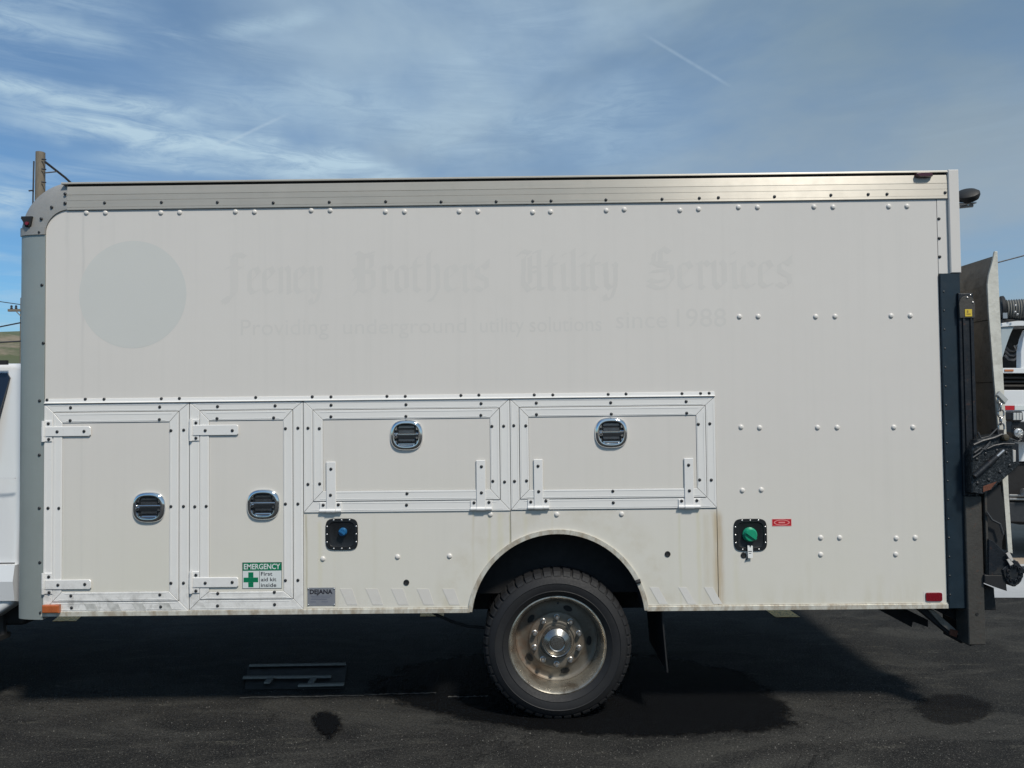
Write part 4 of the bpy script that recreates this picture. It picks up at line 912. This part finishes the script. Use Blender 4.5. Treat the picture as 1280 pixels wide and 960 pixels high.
#@@TAIL LIFT
def pp(pts, Y): return [P(a, b_, Y) for a, b_ in pts]
bm = BM(); x0_, x1_ = P(1204.5, 600, -.03)[0], P(1229, 700, -.03)[0]; zt_, zb_l = P(1215, 366, -.03)[1], P(1215, 806, -.03)[1]
zmid = P(1215, 620, -.03)[1]
box(bm, x0_, x1_-.012, -.03, .09, zmid, zt_, bev=.006, mi=0); box(bm, x0_+.003, x1_, -.033, .087, zb_l, zmid-.001, bev=.004, mi=1)
box(bm, x0_+.018, x0_+.030, -.037, -.030, zmid, zt_-.1); box(bm, x1_-.035, x1_-.026, -.037, -.030, zmid, zt_-.05)
lift = obj('tail_lift', bm, [m_lift, m_liftb], truck); lift['label'] = 'worn dark steel tail lift folded up behind the body'
bm = BM(); prism(bm, arc((x0_+x1_)/2-.006, zt_-.06, (x1_-x0_)/2-.004, 0, 180, 12)+[(x0_, zt_-.14), (x1_-.012, zt_-.14)], -.040, -.032, bev=.002); obj('column_head', bm, m_liftb, lift)
for a, b_ in ((1213, 369), (1216, 378), (1209, 372)): inst('screw', me_pin, (P(a, b_, -.04)[0], -.040, P(a, b_, -.04)[1]), lift)
a = RC(1206.3, 1215, 386.5, 395.5, -.042); bm = BM(); box(bm, a[0], a[1], -.0425, -.0412, a[2], a[3]); box(bm, a[0]+.008, a[1]-.008, -.0432, -.0428, a[2]+.010, a[2]+.016, 1); box(bm, a[0]+.010, a[0]+.018, -.0432, -.0428, a[2]+.020, a[3]-.006, 1)
obj('warning_sticker', bm, [m_yel, pmat('brown_ink', (.3, .2, .04), .5)], lift)
bm = BM(); cyl(bm, (x0_+.05, -.036, P(1215, 800, 0)[1]+.15), (x0_+.05, -.026, P(1215, 800, 0)[1]+.15), .008, seg=10); obj('pin_hole', bm, m_gap, lift)
# far column
bm = BM(); box(bm, x0_, x1_, W_-.09, W_+.03, zb_l, zt_, bev=.004); obj('column', bm, m_lift, lift)
# platform, stood on end
LP = [(1243.5, 314), (1240, 330), (1236, 344), (1234.5, 356), (1236, 390), (1240, 440), (1245, 500), (1250, 560), (1255, 620), (1260, 690)]
RP = [(1266, 692), (1261, 620), (1258, 540), (1254, 470), (1251, 410), (1248.5, 360), (1247, 314)]
Y0 = .02
bm = BM(); prism(bm, pp(LP+RP, Y0), Y0, Y0+.012, bev=.0015); plat = obj('platform_edge', bm, m_galv, lift); 
bm = BM(); prism(bm, [(u, v) for u, v in pp(LP+RP, Y0)], W_-.03, W_-.018); obj('platform_edge', bm, m_galv, lift)
zz_ = [(320, 399.2), (400, 477.2), (478, 560.2), (561, 640.2), (641, 688)]
bm = BM(); prism(bm, [P(lx_(v), v, Y0) for v in ()] or pp([(1247, 322), (1242, 345), (1239, 358), (1240, 390), (1244, 440), (1249, 500), (1254, 560), (1259, 620), (1263, 686), (1266, 686), (1261.5, 620), (1257, 540), (1253, 470), (1250, 410), (1248, 360), (1248, 322)], Y0), Y0+.016, W_-.034); obj('deck_core', bm, m_deck, lift)
def lx(py, d=0):
    for (a, b_), (c_, d_) in zip(LP, LP[1:]):
        if b_ <= py <= d_: return a+(c_-a)*(py-b_)/(d_-b_)+d
    return LP[-1][0]+d
for t0, t1 in zz_:
    ys = [t0, (t0+t1)/2, t1] if t0 > 330 else [t0, 344, 356, t1]
    poly = [P(lx(v), v, Y0) for v in ys]+[P(lx(v)+4, v, Y0) for v in ys[::-1]]
    bm = BM(); prism(bm, poly, Y0+.014, W_-.032, bev=.001); obj('deck_panel', bm, m_deck, lift)
# pitted knuckle bracket
Yk = -.09
bm = BM(); prism(bm, pp([(1215, 562), (1222, 550), (1240, 546), (1256, 543), (1266, 549), (1267, 575), (1276, 580), (1239, 613), (1228, 618), (1215, 616)], Yk), Yk, Yk+.14, bev=.004)
kn = obj('lift_bracket', bm, m_pit, lift)
bm = BM(); prism(bm, pp([(1229, 608), (1246, 602), (1238, 612), (1229, 615)], Yk-.003), Yk-.003, Yk+.02); obj('rust_patch', bm, m_rust, lift)
bm = BM(); prism(bm, pp([(1266, 551), (1275, 555), (1276, 582), (1267, 588)], Yk), Yk+.01, Yk+.12, bev=.003); obj('lift_bracket', bm, m_lift, lift)
bm = BM(); prism(bm, pp([(1266, 562), (1270, 563), (1270, 577), (1266.5, 578)], Yk-.004), Yk-.004, Yk+.008, bev=.002); obj('latch_plate', bm, pmat('pale_worn_plate', (.55, .53, .50), .5, .2, .1), lift)
for pts, r in (([(1217, 556), (1228, 551), (1243, 547), (1252, 543), (1258, 544)], .006), ([(1234, 561), (1242, 557), (1254, 554.5), (1268, 555)], .004), ([(1218, 566), (1226, 560), (1231, 562), (1236, 556)], .005), ([(1216, 572), (1225, 566), (1238, 552)], .004)):
    bm = BM(); tube(bm, [(P(a, b_, Yk-.012)[0], Yk-.012, P(a, b_, Yk-.012)[1]) for a, b_ in pts], r, 7); obj('hydraulic_hose', bm, pmat('scuffed_hose', (.05, .052, .056), .45, .1, .2, 40), lift)
bm = BM(); c = P(1256.5, 547, Yk-.01); lathe(bm, [(.0, -.016), (.014, -.014), (.020, -.004), (.020, .02)], (c[0], Yk-.01, c[1]), seg=14); obj('pivot_pin', bm, pmat('brown_grease', (.06, .05, .03), .5), lift)
for a, b_ in ((1221, 574), (1232, 567), (1246, 563), (1258, 566), (1222, 604), (1236, 600), (1250, 590), (1262, 582)):
    inst('bolt', me_bolt, (P(a, b_, Yk)[0], Yk, P(a, b_, Yk)[1]), lift)
for (a, b_), (c_, d_), r in (((1219, 596), (1247, 571), .016), ((1247, 571), (1256, 563), .009)):
    bm = BM(); p, q = P(a, b_, Yk-.02), P(c_, d_, Yk-.02); cyl(bm, (p[0], Yk-.012, p[1]), (q[0], Yk-.012, q[1]), r, seg=14); obj('hydraulic_cylinder', bm, m_lift if r > .01 else m_steel, lift, smooth=40)
for pts, r in (([(1222, 540), (1226, 548), (1236, 546), (1246, 536), (1249, 546)], .005), ([(1244, 548), (1253, 552), (1263, 548), (1272, 552), (1277, 549)], .004), ([(1233, 640), (1240, 650), (1250, 655), (1254, 668)], .006)):
    bm = BM(); tube(bm, [(P(a, b_, -.05)[0], -.05, P(a, b_, -.05)[1]) for a, b_ in pts], r, 7); obj('hydraulic_hose', bm, MATS['scuffed_hose'], lift)
# curtain of black rubber and lower linkage
Yl = -.02
bm = BM(); prism(bm, pp([(1230, 610), (1251, 606), (1253, 622), (1256, 633), (1254, 645), (1257.5, 660), (1255, 670), (1252, 676), (1253, 700), (1231, 712)], Yl), Yl, Yl+.35, bev=.004); obj('rubber_guard', bm, m_black, lift)
bm = BM(); prism(bm, pp([(1230.5, 612), (1233.5, 611), (1237, 716), (1234, 718)], Yl-.02), Yl-.02, Yl+.06, bev=.002); obj('guide_rail', bm, m_liftb, lift)
bm = BM(); prism(bm, pp([(1236, 674), (1241, 676), (1262, 696), (1259, 719), (1236, 719)], Yl-.03), Yl-.03, Yl-.018, bev=.002); obj('gusset_plate', bm, m_lift, lift)
bm = BM(); prism(bm, pp([(1231, 719), (1257, 719), (1259, 739), (1244, 734), (1231, 729)], Yl-.03), Yl-.03, Yl+.2, bev=.003); obj('lower_beam', bm, m_black, lift)
bm = BM(); prism(bm, pp([(1228.5, 729), (1243, 735), (1244, 752), (1246, 763), (1228.5, 763)], .05), .05, .30, bev=.006); obj('rubber_bumper', bm, pmat('grey_rubber', (.022, .022, .022), .7, 0, .2, 20, bump=.5, bs=60), lift)
bm = BM(); rnd = random.Random(3)
c = P(1266, 716, Yl-.03)
prism(bm, [(c[0]+.055*math.cos(t)*(1+.15*math.sin(5*t)), c[1]+.065*math.sin(t)*(1+.15*math.cos(4*t))) for t in [2*PI*i/22 for i in range(22)]], Yl-.04, Yl+.02, bev=.004)
for i in range(9):
    t = 2*PI*i/9; lathe(bm, [(.011, .0), (.010, -.008), (.005, -.009), (.004, -.004), (0, -.004)], (c[0]+.034*math.cos(t), Yl-.040, c[1]+.040*math.sin(t)), seg=8)
obj('latch_cam', bm, m_lift, lift)
for pts in ([(1258, 692), (1262, 690), (1267, 700), (1264, 702)], [(1259, 700), (1262, 698), (1267, 705), (1263, 707)]):
    bm = BM(); prism(bm, pp(pts, Yl-.05), Yl-.05, Yl-.043); obj('latch_plate', bm, MATS['pale_worn_plate'], lift)
bm = BM(); tube(bm, [(P(a, b_, Yl)[0], Yl, P(a, b_, Yl)[1]) for a, b_ in ((1268, 704), (1274, 712), (1284, 712))], .020, 10); obj('lift_arm', bm, m_lift, lift)
# chain and shackle
bm = BM(); Yc = .0
for i, (a, b_) in enumerate(((1249, 500), (1248.5, 508.5), (1249.5, 517), (1249, 525.5), (1250, 534))):
    cx, cz = P(a, b_, Yc); u = (1, 0) if i % 2 == 0 else (.35, .9); n = 16; ring = []
    for j in range(n+1):
        t = 2*PI*j/n; w = .016*math.cos(t); h = .024*math.sin(t); ring.append((cx+w*u[0], Yc-.012+w*u[1], cz+h))
    tube(bm, ring, .0048, 6)
obj('chain', bm, m_steel, lift)
bm = BM(); prism(bm, pp([(1246, 494), (1250, 489), (1260, 499), (1256, 505)], -.02), -.025, .0, bev=.003); obj('shackle', bm, pmat('worn_bright_metal', (.6, .6, .57), .4, .5, .1), lift)
bm = BM(); prism(bm, pp([(1245, 537), (1254, 537), (1254, 546), (1245, 546)], -.02), -.03, .02, bev=.003); obj('chain_box', bm, m_black, lift)
# brace and hangers under the rear
Yr = .35
bm = BM(); prism(bm, pp([(1098, 762), (1134, 762), (1160, 775), (1160, 784), (1141, 777), (1139.5, 784)], Yr), Yr, Yr+.05); obj('step_hanger', bm, m_under, lift)
Yq = .08
bm = BM(); prism(bm, pp([(1148, 762), (1160, 762), (1196, 795), (1220, 806), (1214, 808), (1190, 797)], Yq), Yq, Yq+.05, bev=.003); obj('brace', bm, m_under, lift)
bm = BM(); prism(bm, pp([(1160, 762), (1168, 763), (1194, 786), (1200, 794), (1192, 793), (1176, 780)], Yq-.01), Yq-.01, Yq+.03, bev=.003); obj('brace', bm, pmat('rusted_pale_strut', (.20, .18, .155), .6, .3, .3, 14, bump=.4, bs=60, build=rusty), lift)
bm = BM(); prism(bm, pp([(1188, 786), (1198, 789), (1196, 797), (1188, 794)], Yq-.016), Yq-.016, Yq, bev=.002); obj('rust_patch', bm, m_rust, lift)
bm = BM(); prism(bm, pp([(1166, 760), (1203, 760), (1203, 804), (1201, 804), (1200, 778)], .12), .12, .30); obj('gusset_plate', bm, m_under, lift)
# rear work lamp
c = P(1209, 243, .3); cc = Vector((c[0], .30, c[1])); ax = Vector((-.35, -.55, .95)).normalized()
bm = BM(); lathe(bm, [(0, -.020), (.050, -.018), (.066, -.006), (.068, .010), (.060, .030), (.030, .045), (0, .046)], cc, tuple(-ax), 28); wl = obj('work_lamp', bm, m_black, truck, smooth=40)
bm = BM(); box(bm, c[0]-.07, c[0]+.045, .28, .33, c[1]-.058, c[1]-.050, bev=-.002); cyl(bm, (c[0]+.0, .30, c[1]-.07), (c[0]+.0, .30, c[1]-.035), .010, seg=8); cyl(bm, (c[0]-.05, .30, c[1]-.075), (c[0]+.03, .30, c[1]-.068), .010, seg=8); obj('lamp_bracket', bm, m_steel, wl)
#@@CAB
CY0, CY1 = .17, W_-.17
xb = P(21, 600, CY0)[0]; zr = P(15, 452, CY0)[1]; zlow = P(15, 757, CY0)[1]; zshl = P(15, 598, CY0)[1]; zrock = P(15, 704, CY0)[1]
prof = [(xb, zlow+.05), (xb, zr-.09), (xb-.03, zr-.02), (xb-.10, zr), (xb-1.55, zr+.01), (xb-2.05, zr-.50), (xb-3.15, zr-.62), (xb-3.22, zr-.72), (xb-3.25, .62), (xb-3.1, .50), (xb-2.95, .5)]
fwx = xb-2.6
prof += [(fwx+.47*math.cos(math.radians(t)), .42+.47*math.sin(math.radians(t))) for t in range(165, 9, -12)]+[(fwx+.6, .5), (xb-.2, .5), (xb-.03, zlow)]
bm = BM(); secs = [(CY0+.03, 0), (CY0, .0)]
def inset(y, tumble):
    out = []
    for x, z in prof:
        t = max(0, z-zshl); yy = y+(tumble*.22*t if y < W_/2 else -tumble*.22*t); out.append((x, yy, z))
    return out
V0 = [bm.verts.new(p) for p in inset(CY0, 1)]; V1 = [bm.verts.new(p) for p in inset(CY1, 1)]; n = len(prof)
bm.faces.new(V0); bm.faces.new(V1)
for i in range(n): bm.faces.new((V0[i], V0[(i+1) % n], V1[(i+1) % n], V1[i]))
bmesh.ops.bevel(bm, geom=[e for f in list(bm.faces)[:2] for e in f.edges], offset=.035, segments=4, affect='EDGES', profile=.6)
cab = obj('cab', bm, m_cabw, truck, smooth=40)
def side_y(z): return CY0+.22*max(0, z-zshl)
def side_plate(name, pts, m, lift_=.006, par=cab, both=True):
    for sgn in ((0, 1) if both else (0,)):
        bm = BM(); A = []; B = []
        for x, z in pts:
            y = side_y(z)-lift_; y2 = y+.012
            if sgn: y, y2 = W_-y, W_-y2
            A.append(bm.verts.new((x, y, z))); B.append(bm.verts.new((x, y2, z)))
        bm.faces.new(A); bm.faces.new(B)
        for i in range(len(A)): bm.faces.new((A[i], A[(i+1) % len(A)], B[(i+1) % len(A)], B[i]))
        obj(name, bm, m, par)
wr, wt = P(11.5, 466, side_y(1.9))[0], P(8, 466, side_y(1.9))[1]
side_plate('rear_window', [(wr-.02, zshl+.02), (wr-.055, P(8, 520, side_y(1.6))[1]), (wr, wt), (wr-.75, wt+.0), (wr-.80, zshl+.12)][0:0] or [(wr-.075, zshl+.10), (wr-.03, P(8, 515, .25)[1]), (wr, wt-.03), (wr-.02, wt), (wr-.62, wt), (wr-.62, zshl+.10)], m_glass, .004)
side_plate('front_window', [(wr-.70, zshl+.10), (wr-.70, wt), (wr-1.30, wt), (wr-1.75, zshl+.10)], m_glass, .004)
for zc in (zshl, zrock):
    bm = BM(); box(bm, xb-2.05, xb-.01, CY0-.0025, CY0+.004, zc-.003, zc+.003); obj('body_crease', bm, m_cabw if zc == zshl else m_gap, cab)
bm = BM(); prism(bm, [(CY0-.012, zrock-.01), (CY0-.03, zrock-.10), (CY0-.012, zlow+.03), (CY0+.05, zlow+.01), (CY0+.05, zrock-.01)], xb-1.9, xb+.0, 'x', bev=0); obj('rocker_panel', bm, m_cabw, cab)
for dx in (.72, 1.86):
    bm = BM(); box(bm, xb-dx-.003, xb-dx+.003, CY0-.002, CY0+.004, zrock, zshl+.08); obj('door_gap', bm, m_gap, cab)
for dx in (.95, 1.1):
    bm = BM(); box(bm, xb-dx-.09, xb-dx+.09, CY0-.035, CY0-.018, zshl-.12, zshl-.09, bev=-.005); obj('door_handle', bm, m_black, cab)
bm = BM(); V = [bm.verts.new(p) for p in ((xb-1.58, CY0+.22, zr-.02), (xb-1.58, CY1-.22, zr-.02), (xb-2.04, CY1-.1, zr-.48), (xb-2.04, CY0+.1, zr-.48))]; bm.faces.new(V)
for v in V: v.co += Vector((-.012, 0, .012))
obj('windscreen', bm, m_glass, cab)
bm = BM(); box(bm, xb-.12, xb-1.5, CY0+.08, CY0+.10, zr-.012, zr+.014, bev=0); obj('roof_ditch', bm, m_gap, cab)
for yy in (CY0+.15, CY1-.15):
    bm = BM(); box(bm, xb-3.262, xb-3.23, yy-.14, yy+.14, .80, 1.05, bev=-.01); obj('headlight', bm, m_lens, cab)
bm = BM(); box(bm, xb-3.27, xb-3.235, CY0+.36, CY1-.36, .72, 1.12, bev=-.01); obj('grille', bm, m_chrome, cab)
bm = BM(); box(bm, xb-3.42, xb-3.24, CY0, CY1, .48, .66, bev=-.02); obj('front_bumper', bm, m_chrome, cab)
for yy in (CY0-.16, CY1+.16):
    bm = BM(); box(bm, xb-1.86, xb-1.74, yy-.10, yy+.10, zshl+.15, zshl+.50, bev=-.02); box(bm, xb-1.82, xb-1.79, min(yy, CY0+.1) if yy < 1 else CY1-.1, max(yy, CY0+.1) if yy < 1 else yy, zshl+.2, zshl+.24); obj('mirror', bm, m_black, cab)
make_wheel(fwx, CY0+.02, WZ, 1, near=False); make_wheel(fwx, CY1-.02, WZ, -1, near=False)
bm = BM(); box(bm, xb-1.25, xb-.03, .30, .85, .46, .62, bev=-.04); obj('shade_box', bm, m_under, truck)  # box added below the cab to shade the lit ground there
# step behind the cab corner
bm = BM(); tube(bm, [(P(2, 768, .3)[0], .3, P(2, 768, .3)[1]), (P(4, 795, .3)[0], .3, P(4, 795, .3)[1])], .020, 8)
box(bm, P(0, 795, .3)[0]-.8, P(8, 795, .3)[0], .2, .34, P(4, 798, .3)[1], P(4, 792, .3)[1]); obj('cab_step', bm, m_black, truck)
#@@BACKGROUND
def pole(name, x, y, h, r, label, arm=None):
    t = empty(name, (x, y, 0), label, 'utility pole'); bm = BM(); rings = []; n = 14
    prev = None
    for j in range(13):
        z = h*j/12-.15*(j == 0); rr_ = r*(1.15-.3*j/12); ring = [bm.verts.new((x+rr_*math.cos(2*PI*i/n)*(1+.03*math.sin(i*3+j)), y+rr_*math.sin(2*PI*i/n), z)) for i in range(n)]
        if prev: [bm.faces.new((prev[i], prev[(i+1) % n], ring[(i+1) % n], ring[i])) for i in range(n)]
        prev = ring
    bm.faces.new(prev); obj('pole_shaft', bm, m_wood, t); return t
YP = 19.0; px_, pz_ = P(50.5, 190.5, YP)
pt = pole('utility_pole', px_, YP, pz_, .155, 'weathered wooden pole rising just behind the front top corner of the truck box')
for dz in (.25, .55, .95, 1.2, 2.0):
    bm = BM(); s = 1 if int(dz*20) % 3 else -1; cyl(bm, (px_+s*.12, YP-.12, pz_-dz), (px_+s*.26, YP-.14, pz_-dz-.02), .022, seg=6); obj('pole_step', bm, m_wire, pt)
bm = BM(); tube(bm, [(px_-.135, YP-.1, pz_-.3), (px_-.155, YP-.1, pz_-1.5), (px_-.17, YP-.1, pz_-3.5), (px_-.18, YP, .1)], .022, 6); obj('riser_cable', bm, m_wire, pt)
q = [P(a, b_, YP-.2) for a, b_ in ((56, 202), (62, 212), (70, 228), (80, 262), (92, 320))]
bm = BM(); tube(bm, [(a, YP-.2+i*.8, b_) for i, (a, b_) in enumerate(q)]+[(q[-1][0]+2, YP+6, .1)], .035, 6); tag(obj('guy_wire', bm, m_wire), 'thick stay wire slanting down from the top of the wooden pole', 'cable')
bm = BM(); a, b_ = P(57, 216, YP-.2), P(66, 212, YP-.2); tube(bm, [(a[0], YP-.2, a[1]), (b_[0], YP, b_[1])], .02, 6); obj('strut', bm, m_wire, pt)
Y2 = 46.0; ax_, az_ = P(28, 380, Y2)
p2 = pole('utility_pole', ax_, Y2, az_+.4, .14, 'distant pole with a wooden crossarm beyond the cab roof')
bm = BM(); a = P(12, 388.5, Y2); b_ = P(44, 386.5, Y2); box(bm, a[0], b_[0], Y2-.2, Y2-.05, a[1]-.07, a[1]+.09); obj('crossarm', bm, m_wood, p2)
for u in (.12, .3, .72, .9):
    x = a[0]+(b_[0]-a[0])*u; bm = BM(); lathe(bm, [(.06, 0), (.09, .08), (.05, .12), (.08, .2), (.03, .26), (0, .27)], (x, Y2-.12, a[1]+.09), (0, 0, 1), 8); obj('insulator', bm, m_wire, p2)
bm = BM(); c1, c2 = P(20, 389, Y2-.2), P(27, 402, Y2-.2); tube(bm, [(c1[0], Y2-.2, c1[1]), (c2[0]+.3, Y2-.2, c2[1])], .03, 6); obj('crossarm_brace', bm, m_wood, p2)
def wire(pts, Y, r, label, ext=0):
    bm = BM(); tube(bm, [(P(a, b_, Y)[0], Y, P(a, b_, Y)[1]) for a, b_ in pts], r, 6); tag(obj('overhead_cable', bm, m_wire), label, 'cable')
wire([(-900, 470), (-500, 462), (-200, 438), (0, 408.5), (25, 403.5), (60, 395), (300, 340)], 44, .045, 'thin overhead cable sloping up to the right just under the distant crossarm')
wire([(-900, 420), (-300, 434), (0, 428), (25, 426.5), (120, 421)], 44, .05, 'lowest overhead cable running almost level above the hillside')
wire([(-900, 330), (-300, 370), (0, 377), (28, 381)], 47, .03, 'faint overhead cable reaching the top of the distant pole')
wire([(1180, 342), (1246, 328.5), (1280, 319.5), (1500, 262)], 30, .032, 'single thin cable rising to the right behind the tail lift platform')
#@@SECOND TRUCK
Yw = 4.9
wt_ = empty('work_truck', (P(1253, 660, Yw)[0]+2.2, Yw+1.1, -.16), 'white work truck with round work lights parked beyond the tail lift at the right edge', 'truck')
def part(name, pts, d0, d1, m, par=wt_, bev=.01, Y=Yw):
    bm = BM(); prism(bm, pp(pts, Y+d0), Y+d0, Y+d1, bev=bev); return obj(name, bm, m, par)
part('deck_rim', [(1251, 404), (1272, 401), (1460, 402), (1460, 407), (1272, 407), (1251, 409)], -.05, 1.9, m_cabw)
fend = [(1251, 409), (1268, 408), (1262, 420), (1257, 434), (1254, 446), (1251, 450)]
part('fender', fend, -.03, .06, pmat('pale_blue_grey_paint', (.36, .42, .45), .4, 0, .08, 6))
part('inner_well', [(1251, 408), (1460, 408), (1460, 462), (1251, 462)], .35, .45, m_under)
part('white_rail', [(1276, 440), (1279, 424), (1284, 412), (1290, 412), (1284, 426), (1281, 442), (1281, 462), (1276, 462)], -.04, .04, m_cabw)
part('deck', [(1252, 460), (1460, 460), (1460, 466.5), (1252, 466.5)], -.06, 1.9, m_cabw, bev=.004)
part('label_strip', [(1256, 461.8), (1267, 461.8), (1267, 464.2), (1256, 464.2)], -.068, -.06, pmat('orange_label', (.45, .16, .06), .5), bev=0)
part('dark_recess', [(1252, 467), (1460, 467), (1460, 487), (1252, 487)], .10, 1.8, pmat('dark_brown_recess', (.022, .019, .017), .8, 0, .3, 8))
for i in range(3): part('frame_rail', [(1252, 471+i*5), (1460, 471+i*5), (1460, 473.2+i*5), (1252, 473.2+i*5)], .02, .09, pmat('brown_rail', (.05, .045, .04), .6, .2, .2), bev=.004)
part('side_body', [(1251, 487.5), (1460, 487.5), (1460, 577), (1252, 577)], -.02, 1.9, m_cabw)
part('reflective_tape', [(1256.5, 507), (1268, 507), (1268, 512.5), (1256.5, 512.5)], -.030, -.022, m_redst, bev=0)
part('reflective_tape', [(1268.5, 507), (1291, 507), (1291, 512.5), (1268.5, 512.5)], -.030, -.022, m_stw, bev=0)
part('lower_body', [(1250, 578), (1460, 578), (1460, 655), (1275, 656), (1252, 652)], .02, 1.8, m_under)
part('step_bar', [(1262, 618), (1300, 619), (1300, 621), (1262, 620.5)], -.08, -.03, m_steel, bev=.003)
part('step_bar', [(1262, 622.5), (1300, 623), (1300, 625.5), (1262, 625)], -.08, -.03, m_steel, bev=.003)
part('toolbox', [(1252, 628), (1340, 628), (1340, 655), (1254, 652)], -.06, .0, pmat('dark_grey_panel', (.02, .022, .026), .5, 0, .2, 6))
bm = BM(); c = P(1277, 615, Yw-.1); cyl(bm, (c[0], Yw-.12, c[1]), (c[0]+.35, Yw-.1, c[1]), .045, seg=14); obj('exhaust', bm, m_steel, wt_)
# work lamps
lb = part('lamp_housing', [(1265, 527), (1300, 527), (1300, 553), (1267, 552), (1264, 540)], -.22, -.05, m_plastic, bev=.01)
bm = BM(); c = P(1273.5, 541, Yw-.24); cc = (c[0], Yw-.235, c[1])
lathe(bm, [(0, -.028), (.032, -.024), (.050, -.012), (.054, .0), (.054, .02)], cc, seg=24, mi=0)
for i in range(6): t = i*PI/3; cyl(bm, (cc[0]+.028*math.cos(t), cc[1]-.026, cc[2]+.028*math.sin(t)), (cc[0]+.028*math.cos(t), cc[1]-.034, cc[2]+.028*math.sin(t)), .010, .007, 8, mi=1)
obj('round_lamp', bm, [m_lens, m_chrome], lb, smooth=40)
bm = BM(); lathe(bm, [(.054, .0), (.066, -.006), (.072, .004), (.070, .03)], cc, seg=28); obj('lamp_bezel', bm, m_plastic, lb, smooth=40)
sl = part('lamp_housing', [(1264.5, 516), (1267, 514), (1277, 514), (1278.5, 516), (1279, 525), (1276, 527), (1267, 527), (1264.5, 524)], -.25, -.12, m_plastic, bev=.006)
for i in range(3): part('lamp_lens', [(1267+i*3.7, 516), (1270.2+i*3.7, 516), (1270.2+i*3.7, 525), (1267+i*3.7, 525)], -.262, -.25, m_lens, sl, bev=.003)
# cables stored behind the fender
for i in range(3):
    bm = BM(); tube(bm, [(P(a, b_+i*5.5, Yw+.15)[0], Yw+.15, P(a, b_+i*5.5, Yw+.15)[1]) for a, b_ in ((1256, 433), (1261, 438), (1267, 439), (1272, 435), (1282, 432))], .014, 7); obj('coiled_cable', bm, pmat('grey_cable', (.10, .10, .105), .5, .1, .2), wt_)
bm = BM()
for i in range(7):
    a = P(1268+i*2.2, 432+((i*37) % 9), Yw+.1); b_ = P(1272+i*2.5, 440-((i*23) % 12), Yw+.12); tube(bm, [(a[0], Yw+.1, a[1]), (b_[0], Yw+.12, b_[1])], .009, 6)
obj('tool_rack', bm, m_steel, wt_)
# rest of that truck, beyond the frame: body end, cab and wheels
xw = P(1460, 500, Yw)[0]
bm = BM(); prism(bm, [(xw+.05, .35), (xw+.05, 1.95), (xw+1.3, 2.0), (xw+1.75, 1.42), (xw+2.6, 1.28), (xw+2.7, .40)], Yw+.0, Yw+1.9, bev=.05); wcab = obj('cab', bm, m_cabw, wt_, smooth=40)
bm = BM(); prism(bm, [(xw+.55, 1.36), (xw+.55, 1.85), (xw+1.22, 1.87), (xw+1.6, 1.36)], Yw-.006, Yw+.01); obj('side_window', bm, m_glass, wcab)
for wx_ in (P(1360, 600, Yw)[0], xw+2.05):
    bm = BM(); lathe(bm, [(0, .02), (.12, .0), (.20, .05), (.22, .01), (.30, -.015), (.37, .0), (.39, .05), (.39, .22), (.2, .25)], (wx_, Yw-.03, .39-.16), seg=36); obj('wheel', bm, m_tyre, wt_, smooth=30)
# hose reel standing on that truck's deck
rc = P(1264, 386, Yw-.05); 
rl = empty('hose_reel', (rc[0]+.2, Yw+.1, P(1264, 404, Yw)[1]), 'black hose reel with wound grey hose on top of the far white work truck', 'hose reel')
axr = Vector((.92, -.39, 0)).normalized(); cR = Vector((rc[0], Yw+.1, rc[1]-.005))
bm = BM(); lathe(bm, [(0, -.035), (.10, -.035), (.11, -.02), (.165, -.02), (.178, -.028), (.18, .0), (.165, .01), (0, .01)], cR, tuple(axr), 40); fl = obj('reel_flange', bm, m_black, rl, smooth=35)
bm = BM()
prof = [(.05, .01)]
for i in range(14): prof += [(.118, .02+i*.026), (.132, .033+i*.026)]
prof += [(.118, .386), (.05, .39)]
lathe(bm, prof, cR, tuple(axr), 32); obj('wound_hose', bm, pmat('grey_hose', (.16, .16, .15), .6, 0, .15, 30), rl, smooth=30)
bm = BM(); lathe(bm, [(0, .40), (.165, .40), (.18, .41), (.165, .43), (0, .43)], cR, tuple(axr), 40); obj('reel_flange', bm, m_black, rl, smooth=35)
bm = BM(); box(bm, rc[0]-.09, rc[0]+.45, Yw-.02, Yw+.30, P(1264, 404, Yw)[1], P(1264, 404, Yw)[1]+.045, bev=.004); obj('reel_base', bm, m_black, rl)
for a, b_ in ((1269.5, 382), (1269, 390), (1272, 393)):
    c = P(a, b_, Yw-.12); bm = BM(); lathe(bm, [(0, -.01), (.012, -.006), (.014, .004)], (c[0], Yw-.12, c[1]), seg=10); obj('bolt', bm, m_steel, rl)
a = RC(1253.5, 1259, 391, 398, Yw-.10); bm = BM(); box(bm, a[0], a[1], Yw-.105, Yw-.10, a[2], a[3]); obj('data_label', bm, pmat('grey_label', (.22, .26, .30), .5), rl)
